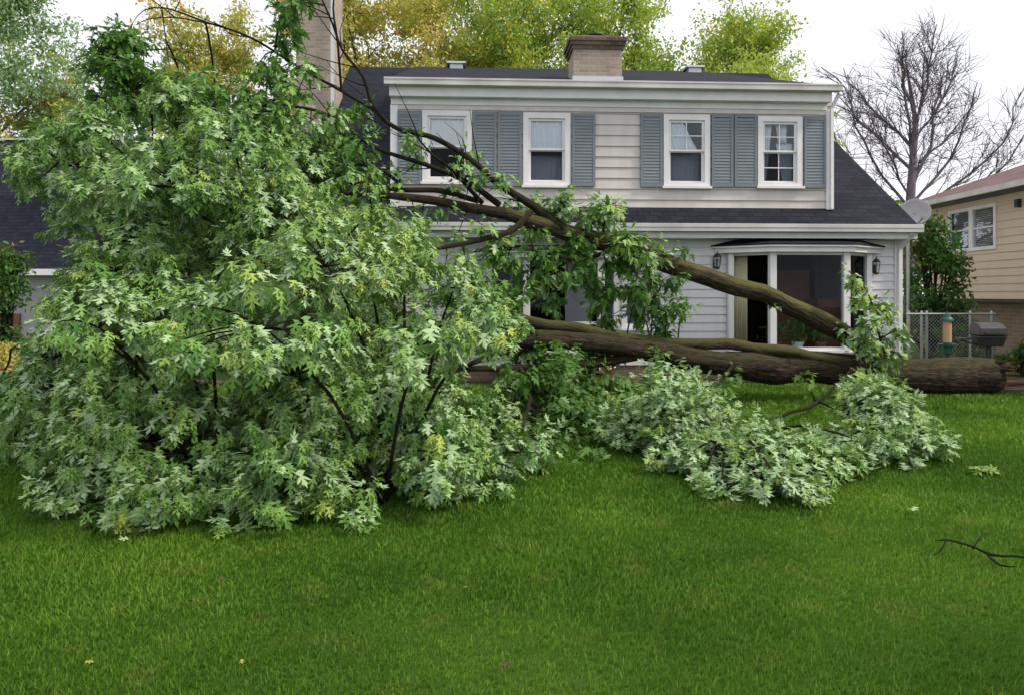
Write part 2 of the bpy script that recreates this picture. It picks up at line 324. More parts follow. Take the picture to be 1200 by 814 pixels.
def leaves_mesh(name, pos, axis, normal, size, m, parent=None, off=None, rnd=None, tone=None, shape='maple', curl=0.30, petiole=True):
    T, TF = {'maple': (LEAF, LEAF_F), 'maple2': (LEAF2, LEAF2_F), 'oval': (OVAL, OVAL_F)}[shape]
    TF = TF[:, ::-1]
    N = len(pos); A = nrm(axis); Nn = nrm(normal - (normal * A).sum(1, keepdims=True) * A); B = np.cross(Nn, A)
    u = T[:, 0][None, :, None]; v = T[:, 1][None, :, None]
    c = curl * (0.35 + 1.7 * R.random((N, 1, 1)) ** 2); v = v * R.uniform(.72, 1.08, (N, 1, 1))
    wz = -c * u * u - 0.55 * v * v + 0.16 * np.abs(v)
    tw = R.normal(0, 0.10, (N, 1, 1)); wz = wz + tw * v
    V = pos[:, None, :] + size[:, None, None] * (u * A[:, None, :] + v * B[:, None, :] + wz * Nn[:, None, :])
    k = len(T); Fa = (TF[None] + (np.arange(N) * k)[:, None, None]).reshape(-1, 3)
    rnd = R.random(N) if rnd is None else rnd; tone = np.zeros(N) if tone is None else tone
    return mk_np(name, V.reshape(-1, 3), Fa, m, parent, dict(rnd=np.repeat(rnd, k), tone=np.repeat(tone, k)), smooth=False, off=off)

def clusters(C, O, per=13, size=0.145, droop=0.75, spread=0.08, flip=0.3, young=0.05):
    """leaf sprays at C pointing out along O: big drooping leaves at the base, small fresh ones at the tip"""
    n = len(C); idx = np.repeat(np.arange(n), per); C2 = C[idx]; O2 = nrm(O[idx]); K = len(idx)
    T0 = nrm(nrm(O) * 0.9 + np.array([0, 0, 0.05]) + R.normal(0, 0.2, (n, 3))); T = nrm(T0[idx] + R.normal(0, .06, (K, 3)))
    rr = R.normal(0, 1, (K, 3)); rr = nrm(rr - (rr * T).sum(1, keepdims=True) * T)
    q = np.tile(np.linspace(0, 1, per), n)[:, None]           # 0 base .. 1 tip of the twig
    pos = C2 + T * (q - .6) * .30 * (size / 0.145) + rr * (spread * (1.1 - .8 * q) * R.uniform(.5, 1, (K, 1)))
    dr = droop * R.uniform(0.7, 1.3, (K, 1)) * (1.3 - .75 * q)
    ax = nrm((0.80 - .3 * q) * rr + (.35 + .5 * q) * T + np.array([0, 0, -1.0]) * dr)
    nm = nrm(T * (.35 + .3 * (1 - q)) + np.array([0, 0, 0.45]) + rr * 0.55 + O2 * .3 + R.normal(0, 0.20, (K, 3)))
    fp = np.clip(flip + R.normal(0, .28, n), 0, .95)[idx]
    fl = R.random(K) < fp * (1.25 - .6 * q[:, 0]); nm[fl] *= -1
    sz = size * R.uniform(0.75, 1.2, K) * (1.12 - .52 * q[:, 0])
    cr_ = R.random(n)[idx]
    rnd = np.clip(cr_ * 0.6 + R.random(K) * 0.4, 0, 1)
    yc = np.where(R.random(n) < young, R.uniform(.3, .8, n), R.uniform(0, .18, n))[idx]
    tone = np.clip(yc * (.35 + .9 * q[:, 0]) + .22 * q[:, 0] ** 2 * R.random(K), 0, 1)
    return pos, ax, nm, sz, rnd, tone

def cat(L_):
    return [np.concatenate([l[i] for l in L_]) for i in range(6)]

# ------------------------------------------------------------------ tubes
def spline(pts, rad, step=0.12):
    pts = np.array(pts, float); rad = np.array(rad, float)
    if len(pts) < 3:
        pts = np.array([pts[0], (pts[0] + pts[-1]) / 2, pts[-1]]); rad = np.array([rad[0], (rad[0] + rad[-1]) / 2, rad[-1]])
    ext = np.vstack([2 * pts[0] - pts[1], pts, 2 * pts[-1] - pts[-2]]); o = []; r = []
    for i in range(len(pts) - 1):
        p0, p1, p2, p3 = ext[i:i + 4]; n = max(2, int(np.linalg.norm(p2 - p1) / step))
        for k in range(n):
            q = k / n
            o.append(0.5 * ((2 * p1) + (-p0 + p2) * q + (2 * p0 - 5 * p1 + 4 * p2 - p3) * q * q + (-p0 + 3 * p1 - 3 * p2 + p3) * q ** 3))
            r.append(rad[i] * (1 - q) + rad[i + 1] * q)
    o.append(pts[-1]); r.append(rad[-1])
    return np.array(o), np.array(r)

class Tubes:
    def __init__(s): s.V = []; s.F = []; s.al = []; s.ar = []; s.n = 0
    def add(s, pts, rad, sides=8, rough=0.0, step=0.12, wobble=0.0, cap=True):
        P_, r = spline(pts, rad, step); n = len(P_)
        if wobble:
            m_ = max(3, int(n * step / .45)); kn = R.normal(0, wobble * 1.3, (m_, 3)); kn[0] = 0; kn[-1] = 0; xs_ = np.linspace(0, m_ - 1, n); P_ = P_ + np.stack([np.interp(xs_, np.arange(m_), kn[:, c_]) for c_ in range(3)], 1)
        d = np.gradient(P_, axis=0); d = nrm(d)
        up = np.array([0, 0, 1.0]) if abs(d[0][2]) < 0.9 else np.array([1.0, 0, 0])
        x = np.cross(d[0], up); x /= np.linalg.norm(x); L_ = 0; ph = R.uniform(0, 6)
        base = s.n; th = np.linspace(0, 2 * np.pi, sides, endpoint=False); rid = R.normal(0, 1, sides); rid2 = R.normal(0, 1, sides); lump = np.interp(np.arange(n) * step, np.arange(0, n * step + 1, .7), R.normal(0, 1, len(np.arange(0, n * step + 1, .7))))
        for i in range(n):
            x = x - d[i] * (x @ d[i]); x /= np.linalg.norm(x); y = np.cross(d[i], x)
            if i: L_ += np.linalg.norm(P_[i] - P_[i - 1])
            mixr = .5 + .5 * math.sin(L_ * 1.7 + ph); rr = r[i] * (1 + rough * (0.6 * (rid * mixr + rid2 * (1 - mixr)) + 0.22 * R.normal(0, 1, sides)) + rough * .9 * lump[i] + rough * 0.9 * np.sin(2 * th + L_ * .8 + ph))
            s.V.append(P_[i] + (np.cos(th) * rr)[:, None] * x + (np.sin(th) * rr)[:, None] * y)
            s.al.append(np.full(sides, L_ + ph)); s.ar.append(th)
            if i:
                a = base + (i - 1) * sides; k = np.arange(sides); k2 = (k + 1) % sides
                s.F.append(np.stack([a + k, a + k2, a + sides + k2, a + sides + k], 1))
        s.n += n * sides
        return P_, r
    def build(s, name, m, parent=None, off=None):
        return mk_np(name, np.vstack(s.V), np.vstack(s.F), m, parent, dict(along=np.concatenate(s.al), around=np.concatenate(s.ar)), off=off)

# ------------------------------------------------------------------ ground
gb = MB()
gb.add([(-400, -60, 0), (400, -60, 0), (400, 900, 0), (-400, 900, 0)], [(0, 1, 2, 3)])
tag(gb.build('ground', M['soil']), kind='structure')
mpts = [(7.0, 11.95), (8.2, 11.85), (9.3, 11.9), (11, 11.8), (16, 11.9), (16, 17.5), (12.4, 17.5), (12.0, 13.6), (7.6, 13.4)]
mb = MB(); mb.slab([(x, y, 0.05) for x, y in mpts], 0.06)
tag(mb.build('mulch_bed', M['mulch']), kind='structure')
mb = MB(); mb.slab([(x, y, 0.03) for x, y in [(-6, 12.9), (7.4, 13.2), (7.4, 13.9), (-6, 13.4)]], 0.04)
tag(mb.build('planting_bed', M['mulch']), kind='structure')

def grass():
    V = []; 
    zones = [(2.3, 3.6, 11500, 0.0024, 0.025), (3.6, 5.2, 8500, 0.0034, 0.028), (5.2, 7.5, 4200, 0.0055, 0.031), (7.5, 10, 1900, 0.008, 0.042), (10, 13.2, 1000, 0.012, 0.045), (13.2, 19, 200, 0.03, 0.05)]
    allv = []; rn = []
    for y0, y1, dens, wd, ht in zones:
        x1 = y1 * 0.706 * 1.3 + 1.0; n = int(dens * (y1 - y0) * 2 * x1)
        x = R.uniform(-x1, x1, n); y = R.uniform(y0, y1, n)
        keep = np.abs(x) < y * 0.706 * 1.3 + 1.2
        keep &= ~((x > 7.0) & (y > 11.9)); keep &= ~((y > 12.9 + 0.02 * x) & (x > -6) & (x < 7.3))
        x, y = x[keep], y[keep]; n = len(x)
        a = R.uniform(0, 2 * np.pi, n); h = ht * R.uniform(0.55, 1.35, n) * (1 + 0.18 * np.sin(x * 2.1 + 1.3 * np.sin(y * 1.7)) )
        ww = wd * R.uniform(0.6, 1.3, n)
        le = h * R.uniform(0.3, 1.3, n); la = a + R.normal(0, 0.9, n)
        # mown sward lies over slightly in one direction
        lx = np.cos(la) * le * 0.8 + 0.008; ly = np.sin(la) * le * 0.8 - 0.006
        dx = -np.sin(a) * ww; dy = np.cos(a) * ww
        z = np.zeros(n)
        b0 = np.stack([x - dx, y - dy, z], 1); b1 = np.stack([x + dx, y + dy, z], 1)
        m0 = np.stack([x - dx * .7 + lx * .35, y - dy * .7 + ly * .35, h * .6], 1); m1 = np.stack([x + dx * .7 + lx * .35, y + dy * .7 + ly * .35, h * .6], 1)
        t_ = np.stack([x + lx, y + ly, h], 1)
        allv.append(np.stack([b0, b1, m1, m0, t_], 1)); rn.append(np.clip(R.normal(0.45, 0.22, n), 0, 1))
    V = np.concatenate(allv); rn = np.concatenate(rn); n = len(V)
    f = np.array([(0, 1, 2), (0, 2, 3), (3, 2, 4)]); Fa = (f[None] + (np.arange(n) * 5)[:, None, None]).reshape(-1, 3)
    o = mk_np('lawn_grass', V.reshape(-1, 3), Fa, M['grass'], None, dict(rnd=np.repeat(rn, 5)))
    tag(o, 'short thick green lawn grass covering the garden in front of the fallen tree', 'grass', kind='stuff')
grass()

# ------------------------------------------------------------------ main house
TH = math.radians(3.0); CT, ST = math.cos(TH), math.sin(TH)
HO = np.array([(1055 - 600) / F * 13.7, 13.7])
def HL(px, py, ly=0.0):
    """where the line of sight through photo pixel (px,py) meets the house plane y=ly -> local x, z"""
    dx = (px - 600) / F
    # world (dx*Y, Y); local y = -(X-Ox)*ST + (Y-Oy)*CT
    Y = (ly + HO[1] * CT - HO[0] * ST) / (CT - dx * ST)
    X = dx * Y; lx = (X - HO[0]) * CT + (Y - HO[1]) * ST
    return lx, CAMH - (py - HZ) / F * Y
house = thing('house', 'two-storey pale grey clapboard house with blue-grey shutters and dark shingle roof behind the fallen tree', 'house', (HO[0], HO[1], 0), TH)

def clapboard(mb, x0, x1, z0, z1, openings, y=0.0, pitch=0.2, depth=0.023, thick=0.12, flipx=None):
    """lapped boards facing -y, cut round the openings (xa,xb,za,zb)"""
    z = z0
    while z < z1 - 1e-4:
        zt = min(z + pitch, z1)
        cuts = sorted({z, zt} | {q for o in openings for q in (o[2], o[3]) if z < q < zt})
        for a, b_ in zip(cuts[:-1], cuts[1:]):
            mid = (a + b_) / 2; xs = [(x0, x1)]
            for o in openings:
                if o[2] <= mid <= o[3]:
                    nx = []
                    for (p, q) in xs:
                        if o[0] > p: nx.append((p, min(q, o[0])))
                        if o[1] < q: nx.append((max(p, o[1]), q))
                    xs = [s_ for s_ in nx if s_[1] - s_[0] > 1e-4]
            ya = y - depth * (1 - (a - z) / pitch); yb = y - depth * (1 - (b_ - z) / pitch)
            for p, q in xs:
                mb.add([(p, ya, a), (q, ya, a), (q, y + thick, a), (p, y + thick, a), (p, yb, b_), (q, yb, b_), (q, y + thick, b_), (p, y + thick, b_)],
                       [(0,3,2,1),(4,5,6,7),(0,1,5,4),(1,2,6,5),(2,3,7,6),(3,0,4,7)])
        z = zt

DY = 0.15                                  # dormer wall plane
dxl, _ = HL(458, 200, DY); dxr, _ = HL(975, 200, DY)
dz0, dz1 = 3.17, HL(975, 113, DY)[1]
wins = []
for (a, b_, c, d, kind) in [(495, 553, 130, 216, 'blind'), (613, 668, 133, 220, 'blue'), (777, 831, 135, 221, 'side'), (887, 939, 137, 221, 'twin')]:
    xa, zt = HL(a, c, DY); xb, zb = HL(b_, d, DY); wins.append((xa, xb, zb, zt, kind))
RX0, RX1 = HL(332, 265, -0.35)[0], 0.13     # eave ends
ROOF_S = 0.71; EZ = 2.86; EY = -0.38
RIDGE_Y = 6.5; RIDGE_Z = EZ + ROOF_S * (RIDGE_Y - EY)
def rz(y): return EZ + ROOF_S * (y - EY)

mb = MB(); clapboard(mb, dxl, dxr, dz0, dz1, [(w_[0]+.06, w_[1]-.06, w_[2]+.06, w_[3]-.06) for w_ in wins], DY, 0.2)
# dormer cheeks
drz = lambda y: dz1 + 0.09 + (RIDGE_Z - dz1 - 0.09) * (y - (DY - 0.25)) / (RIDGE_Y - DY + 0.25)
for xx in (dxl + 0.002, dxr - 0.122):
    y2 = 5.6
    mb.add([(xx, DY+.121, rz(DY+.121)-.1), (xx, y2, rz(y2)-.1), (xx, y2, drz(y2)-.05), (xx, DY+.121, drz(DY+.121)-.06),
            (xx+.12, DY+.121, rz(DY+.121)-.1), (xx+.12, y2, rz(y2)-.1), (xx+.12, y2, drz(y2)-.05), (xx+.12, DY+.121, drz(DY+.121)-.06)],
           [(0,1,2,3),(7,6,5,4),(0,4,5,1),(1,5,6,2),(2,6,7,3),(3,7,4,0)])
mb.build('upper_wall', M['siding'], house)

# first floor wall
WX0 = RX0 + 0.35
bay1 = [HL(853, 300, 0)[0], HL(905, 300, -.5)[0], HL(991, 300, -.5)[0], HL(1016, 300, 0)[0]]
bay2 = [HL(572, 300, 0)[0], HL(617, 300, -.6)[0], HL(704, 300, -.6)[0], HL(722, 300, 0)[0]]
sw = (HL(728, 330, 0)[0], HL(764, 330, 0)[0], HL(764, 386, 0)[1], HL(728, 328, 0)[1])
ops = [(bay1[0], bay1[3], 0.55, 2.36), (bay2[0], bay2[3], 0.55, 2.26), (sw[0]+.05, sw[1]-.05, sw[2]+.05, sw[3]-.05)]
mb = MB(); clapboard(mb, WX0, 0, 0.30, 2.74, ops, 0, 0.155)
mb.box(-0.12, -0.002, .121, 13.2, 0.3, 2.74); mb.box(WX0 + .002, WX0 + .12, .121, 13.2, 0.3, 2.74); mb.box(WX0, 0, 13.2, 13.3, 0.3, 2.74)
for xx in (-0.12, WX0 + .002):            # gable triangles
    mb.add([(xx, 0.3, 2.741), (xx, 13.0, 2.741), (xx, RIDGE_Y, RIDGE_Z-.2), (xx+.118, 0.3, 2.741), (xx+.118, 13.0, 2.741), (xx+.118, RIDGE_Y, RIDGE_Z-.2)],
           [(0,1,2),(5,4,3),(0,3,4,1),(1,4,5,2),(2,5,3,0)])
mb.build('lower_wall', M['siding_low'], house)
mb = MB(); mb.box(WX0 + .01, -0.01, 0.01, 13.19, 0, 0.298); mb.build('foundation', M['foundation'], house)
# inside: floors, dim partitions
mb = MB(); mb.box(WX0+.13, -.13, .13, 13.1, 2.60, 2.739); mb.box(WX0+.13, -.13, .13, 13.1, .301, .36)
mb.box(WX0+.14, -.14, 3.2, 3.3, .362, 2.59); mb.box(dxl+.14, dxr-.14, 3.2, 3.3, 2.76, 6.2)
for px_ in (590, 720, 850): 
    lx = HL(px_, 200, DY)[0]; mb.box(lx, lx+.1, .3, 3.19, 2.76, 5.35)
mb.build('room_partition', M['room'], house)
mb = MB(); mb.box(-1.9, -1.0, 1.6, 1.7, .37, 2.1); mb.box(-1.1, -.5, 1.0, 1.7, .37, 1.5); mb.build('red_room_wall', M['roomred'], house)

# roofs
mb = MB(); th = 0.12
yb = DY - 0.002
mb.slab([(RX0, EY, rz(EY)), (RX1, EY, rz(EY)), (RX1, yb, rz(yb)), (RX0, yb, rz(yb))], th)
mb.slab([(RX0, yb, rz(yb)), (dxl-.002, yb, rz(yb)), (dxl-.002, RIDGE_Y, RIDGE_Z), (RX0, RIDGE_Y, RIDGE_Z)], th)
mb.slab([(dxr+.002, yb, rz(yb)), (RX1, yb, rz(yb)), (RX1, RIDGE_Y, RIDGE_Z), (dxr+.002, RIDGE_Y, RIDGE_Z)], th)
mb.slab([(RX0, RIDGE_Y, RIDGE_Z), (RX1, RIDGE_Y, RIDGE_Z), (RX1, 13.4, rz(EY)), (RX0, 13.4, rz(EY))], th)
ro = mb.build('roof', M['shingle'], house)
mb = MB(); ye = DY - 0.22
xl, xr = HL(452, 100, ye)[0], HL(983, 100, ye)[0]
mb.slab([(xl, ye, drz(ye)+.03), (xr, ye, drz(ye)+.03), (xr - .55, RIDGE_Y, RIDGE_Z+.03), (xl, RIDGE_Y, RIDGE_Z+.03)], .08)
mb.build('dormer_roof', M['shingle'], house)
for (px_) in (535, 812):                   # roof vents
    lx = HL(px_, 88, 5.9)[0]; v = MB(); z_ = drz(5.8); v.box(lx-.17, lx+.17, 5.7, 6.0, z_-.05, z_+.12); v.box(lx-.24, lx+.24, 5.64, 6.06, z_+.12, z_+.17)
    v.build('roof_vent', M['flashing'], house)
# gutters, fascia, corner boards
mb = MB()
z_ = drz(ye)
mb.box(xl+.06, xr-.12, ye+.02, DY-.003-.022, z_-.26, z_-.055)
mb.box(xl+.08, xr-.14, DY-.06, DY-.024, z_-.38, z_-.262)
mb.build('fascia', M['trim'], house)
g = MB(); g.box(xl-.02, xr+.02, ye-.12, ye+.015, z_-.09, z_+.02); g.box(xl-.02, xr+.02, ye-.13, ye-.121, z_+.0, z_+.035); g.build('gutter', M['gutter'], house, bevel=.01)
mb = MB(); mb.box(RX0+.02, RX1-.02, EY+.02, -.023, 2.62, 2.735); mb.build('fascia', M['trim'], house)
g = MB(); g.box(RX0-.02, RX1+.02, EY-.11, EY+.015, 2.73, 2.85); g.box(RX0-.02, RX1+.02, EY-.12, EY-.111, 2.80, 2.87); g.build('gutter', M['gutter'], house, bevel=.01)
mb = MB()
for a, b_, c, q0, q1 in ((dxl-.004, dxl+.13, DY, dz0+.02, z_-.385), (dxr-.134, dxr, DY, dz0+.02, z_-.385), (-.13, .006, 0, .3, 2.618)):
    mb = MB(); mb.box(a, b_, c-.045, c-.024, q0, q1); mb.build('corner_board', M['trim'], house)
mb = MB(); mb.box(dxl+.131, dxr-.131, DY-.045, DY-.033, HL(700, 132, DY)[1], z_-.384); mb.build('frieze_board', M['siding'], house)
d = MB(); d.bar((-.02, EY-.04, 2.72), (-.06, -.07, 2.45), .07); d.bar((-.06, -.085, 2.45), (-.06, -.085, .15), .07); d.build('downspout', M['trim'], house)
d = MB(); d.bar((dxr+.03, ye, z_-.1), (dxr-.05, DY-.09, z_-.35), .05); d.bar((dxr-.05, DY-.09, z_-.35), (dxr-.05, DY-.09, dz0+.04), .055); d.build('downspout', M['trim'], house)

def window(parent, x0, x1, z0, z1, y, kind, case=0.10):
    w_ = MB(); yf = y - 0.055
    w_.box(x0, x1, yf, y+.05, z1-case, z1); w_.box(x0, x1, yf, y+.05, z0+.03, z0+case)
    w_.box(x0, x0+case, yf, y+.05, z0+case, z1-case); w_.box(x1-case, x1, yf, y+.05, z0+case, z1-case)
    w_.box(x0-.03, x1+.03, yf-.04, y-.024, z0-.015, z0+.029)
    o = w_.build('window', M['trim'], parent)
    a, b_, c, d_ = x0+case, x1-case, z0+case, z1-case; zm = (c+d_)/2; s = .045
    for (q0, q1, yy) in ((zm+.002, d_, y-.02), (c, zm+.03, y+.012)):
        sh = MB(); sh.box(a, b_, yy, yy+.03, q1-s, q1); sh.box(a, b_, yy, yy+.03, q0, q0+s-.01); sh.box(a, a+s, yy, yy+.03, q0+s-.01, q1-s); sh.box(b_-s, b_, yy, yy+.03, q0+s-.01, q1-s)
        sh.build('sash', M['trim'], o)
    gl = MB(); gl.box(a+s, b_-s, y-.008, y-.004, zm, d_-s); gl.build('pane', M['glass'], o); gl = MB(); gl.box(a+s, b_-s, y+.026, y+.030, c+s, zm); gl.build('pane', M['glass_screen'], o)
    if kind in ('side', 'twin'):
        mu = MB(); xm = (a+b_)/2
        mu.box(xm-.01, xm+.01, y-.016, y-.0085, zm+.03, d_-s); mu.box(a+s, b_-s, y-.018, y-.0165, (zm+d_)/2-.01, (zm+d_)/2+.01)
        if kind == 'twin': mu.box(xm-.008, xm+.008, y+.02, y+.0255, c+s, zm-.02); mu.box(a+s, b_-s, y+.018, y+.0195, (zm+c)/2-.01, (zm+c)/2+.01)
        mu.build('muntin', M['trim'], o)
    def drape(f, m_, z0_, z1_, yy=y+.11):
        # f(t)->(x left, x right) of a hanging cloth at height t 0..1 ; folded like a curtain
        vs = []; n = 24; rows = 8
        for j in range(rows+1):
            tt = j/rows; l, r_ = f(tt)
            for i in range(n+1):
                vs.append((l+(r_-l)*i/n, yy+.013*math.sin(i*1.9)+.005*math.sin(i*4.1+j), z0_+(z1_-z0_)*tt))
        fs = [(j*(n+1)+i, j*(n+1)+i+1, (j+1)*(n+1)+i+1, (j+1)*(n+1)+i) for j in range(rows) for i in range(n)]
        c_ = mk('curtain', vs, fs, m_, o, smooth=True); so = c_.modifiers.new('solid', 'SOLIDIFY'); so.thickness = .004
    if kind == 'blind': drape(lambda t_: (a, b_), M['blind'], zm, d_+.02, y+.035)
    if kind == 'blue': drape(lambda t_: (a, b_), M['curtain'], zm, d_+.02, y+.035); drape(lambda t_: (a, b_), M['curtain'], c, zm-.06, y+.22)
    if kind == 'side':
        drape(lambda t_: (a, a+(b_-a)*(.85-.45*t_)), M['curtain'], zm+.02, d_+.02, y+.035); drape(lambda t_: (a, b_), M['curtain'], c, zm+.01, y+.2)
    if kind == 'twin':
        drape(lambda t_: (a+(b_-a)*.42*t_*0, a+(b_-a)*(.18+.2*t_)), M['curtain'], c, d_+.05); drape(lambda t_: (a+(b_-a)*(.70-.2*t_), b_-(b_-a)*.0), M['curtain'], c, zm+.2, y+.14)
        drape(lambda t_: (a+(b_-a)*(.55-.1*t_), a+(b_-a)*.8), M['curtain'], zm+.2, d_+.05)
    if kind == 'low': drape(lambda t_: (a, b_), M['blind'], c, c+(d_-c)*.5)
    return o
for w_ in wins: window(house, *w_[:4], DY, w_[4])
o = window(house, *sw, 0, 'low', .07)

def shutter(px0, px1, py0, py1):
    x0, z1_ = HL(px0, py0, DY); x1, z0_ = HL(px1, py1, DY); m_ = MB(); y0 = DY-.07; y1 = DY-.026; s = .045
    m_.box(x0, x0+s, y0, y1, z0_, z1_); m_.box(x1-s, x1, y0, y1, z0_, z1_); m_.box(x0+s, x1-s, y0, y1, z1_-.06, z1_); m_.box(x0+s, x1-s, y0, y1, z0_, z0_+.07)
    zm = -9
    z = z0_+.075
    while z < z1_-.075:
        if not (zm-.035 < z < zm+.045):
            m_.add([(x0+s, y0+.008, z), (x1-s, y0+.008, z), (x1-s, y0+.020, z+.054), (x0+s, y0+.020, z+.054), (x0+s, y0+.004, z+.003), (x1-s, y0+.004, z+.003), (x1-s, y0+.015, z+.057), (x0+s, y0+.015, z+.057)],
                   [(0,3,2,1),(4,5,6,7),(0,1,5,4),(1,2,6,5),(2,3,7,6),(3,0,4,7)])
        z += .058
    m_.box(x0+s, x1-s, y1-.006, y1-.002, z0_+.07, z1_-.06)
    return m_.build('shutter', M['shutter'], house)
for q in [(466, 494, 132, 217), (555, 581.5, 132, 219), (583.5, 611, 132, 219), (670, 697, 134, 219), (750, 775.5, 134, 220), (833, 858, 135, 220), (859.5, 885.5, 135, 220), (941, 966, 138, 221)]:
    shutter(*q)

def bay(xs, dep, ztop, zbot, cream=True, broken=False):
    A, B, C, D = (xs[0], 0), (xs[1], -dep), (xs[2], -dep), (xs[3], 0)
    m_ = MB()
    def posts(p, wd=.10): m_.box(p[0]-wd/2, p[0]+wd/2, p[1]-wd/2, p[1]+wd/2, zbot, ztop)
    posts((A[0]+.02, -.08)); posts(B, .12); posts(C, .12); posts((D[0]-.02, -.08))
    # knee wall and head
    m_.prism([A, B, C, D][::-1][::-1], .25, zbot-.001); 
    k = .06; m_.prism([(A[0]-k, -.03), (B[0]-k/2, -dep-k), (C[0]+k/2, -dep-k), (D[0]+k, -.03)], zbot, zbot+.05)
    def beam(p, q, z0_, z1_, wd=.08, m2=None): (m2 or m_).add(*_beam(p, q, z0_, z1_, wd))
    def _beam(p, q, z0_, z1_, wd):
        d_ = Vector((q[0]-p[0], q[1]-p[1], 0)).normalized(); n_ = Vector((d_.y, -d_.x, 0))*wd/2
        c = [(p[0]+n_.x, p[1]+n_.y), (q[0]+n_.x, q[1]+n_.y), (q[0]-n_.x, q[1]-n_.y), (p[0]-n_.x, p[1]-n_.y)]
        return [(x, y, z0_) for x, y in c]+[(x, y, z1_) for x, y in c], [(0,3,2,1),(4,5,6,7),(0,1,5,4),(1,2,6,5),(2,3,7,6),(3,0,4,7)]
    o = m_.build('bay_window', M['trim'], house, bevel=.004)
    gl = MB()
    for p, q in ((A, B), (B, C), (C, D)):
        p2 = Vector(p).lerp(Vector(q), .03); q2 = Vector(q).lerp(Vector(p), .03); gl.add(*_beam(p2, q2, zbot+.05, ztop, .006))
    gl.build('pane', M['glass_low'], o)
    zt = ztop
    for p, q in ((A, B), (C, D), (B, C)):
        sa = MB(); sa.add(*_beam(p, q, zt-.05, zt-.001, .05)); sa.build('sash', M['trim'], o); sa = MB(); sa.add(*_beam(p, q, zbot+.051, zbot+.10, .05)); sa.build('sash', M['trim'], o)
    if broken:
        sa = MB(); sa.add(*_beam(B, C, zbot+.52, zbot+.57, .045))
        sa.build('sash', M['trim'], o)
    e = .16; hd = MB(); hd.prism([(A[0]-e-.1, -.026), (B[0]-e*.6, -dep-e), (C[0]+e*.6, -dep-e), (D[0]+e+.1, -.026)], ztop, ztop+.09)
    hd.prism([(A[0]-e-.16, -.0262), (B[0]-e*.6-.03, -dep-e-.05), (C[0]+e*.6+.03, -dep-e-.05), (D[0]+e+.16, -.0262)], ztop+.091, ztop+.12)
    hd.build('head_trim', M['trim'], o)
    r_ = MB(); zz = ztop+.122; hz = .13
    b4 = [(A[0]-e-.18, -.027), (B[0]-e*.6-.04, -dep-e-.06), (C[0]+e*.6+.04, -dep-e-.06), (D[0]+e+.18, -.027)]
    t4 = [(A[0]+.12, -.027), (B[0]+.1, -.16), (C[0]-.1, -.16), (D[0]-.12, -.027)]
    r_.add([(x, y, zz) for x, y in b4]+[(x, y, zz+hz) for x, y in t4]+[(x, y, zz+.02) for x, y in b4], [(3,2,1,0),(8,9,5,4),(9,10,6,5),(10,11,7,6),(4,5,6,7),(0,1,9,8),(1,2,10,9),(2,3,11,10),(8,4,7,11),(0,8,11,3)])
    r_.build('bay_roof', M['shingle'], o)
    if cream:
        vs = []; n = 20; a0 = Vector((A[0]+.10, -.02+.06)); a1 = Vector(A).lerp(Vector(B), .42)+Vector((.05, .10))
        for j in (0, 1):
            for i in range(n+1):
                q = a0.lerp(a1, i/n); vs.append((q.x, q.y+.02*math.sin(i*1.8), (zbot+.06, ztop-.01)[j]))
        c_ = mk('curtain', vs, [(i, i+1, n+2+i, n+1+i) for i in range(n)], M['cream'], o, smooth=True)
        s_ = c_.modifiers.new('solid', 'SOLIDIFY'); s_.thickness = .004
    else:
        b2 = MB(); b2.box(B[0]+.7, B[0]+1.15, -dep+.15, -dep+.17, zbot+.1, ztop-.05); b2.build('curtain', M['grey_wall'], o)
    return o
bay(bay1, .5, 2.36, .55)
bay(bay2, .6, 2.24, .55, cream=False, broken=True)
def sconce(px_, py_):
    x, z = HL(px_, py_, -.1); m_ = MB(); y = -.13
    m_.box(x-.045, x+.045, -.035, -.023, z-.10, z+.06); m_.bar((x, -.03, z-.03), (x, y, z-.10), .02)
    m_.lathe((x, y, z-.11), [(.012, -.02), (.045, 0), (.05, .02)], 6); m_.lathe((x, y, z+.10), [(.085, 0), (.05, .05), (.012, .075), (.008, .11)], 6)
    for k in range(6):
        a = k*math.pi/3; m_.bar((x+.045*math.cos(a), y+.045*math.sin(a), z-.09), (x+.068*math.cos(a), y+.068*math.sin(a), z+.10), .009)
    o = m_.build('wall_lantern', M['metal_dark'], house)
    q = MB(); q.lathe((x, y, z-.088), [(.036, 0), (.058, .185)], 6); q.build('lamp_glass', M['glass'], o)
sconce(840, 308); sconce(1026, 314)
x, z = HL(663, 229, DY); m_ = MB(); m_.box(x-.06, x+.06, DY-.05, DY-.024, z-.04, z+.04); m_.lathe((x, DY-.09, z-.05), [(.05, 0), (.045, .05), (.02, .08)], 10); m_.build('wall_spotlight', M['metal_dark'], house)

def chimney(x0, x1, y0, y1, z0, z1, cap=True):
    m_ = MB(); m_.box(x0, x1, y0, y1, z0, z1-.26); 
    o = m_.build('chimney', M['brick'], house)
    c = MB()
    for k in range(3): c.box(x0-.03*(k+1), x1+.03*(k+1), y0-.03*(k+1), y1+.03*(k+1), z1-.26+.075*k+.001, z1-.26+.075*(k+1))
    c.build('corbel', M['brick_dark'], o)
    c = MB(); c.box(x0+.02, x1-.02, y0+.02, y1-.02, z1-.033, z1+.02); c.build('crown_slab', M['trim'] if False else M['foundation'], o)
    if cap:
        c = MB(); xm = (x0+x1)/2; ym = (y0+y1)/2; c.lathe((xm, ym, z1+.02), [(.15, 0), (.15, .09)], 12); c.lathe((xm, ym, z1+.11), [(.21, 0), (.21, .025), (.04, .07)], 12); c.build('flue_cap', M['metal_dark'], o)
cy = .75; x0, zc = HL(672, 42, cy); x1, _ = HL(729, 42, cy)
chimney(x0, x1, cy, cy+.75, drz(cy)-.15, zc)
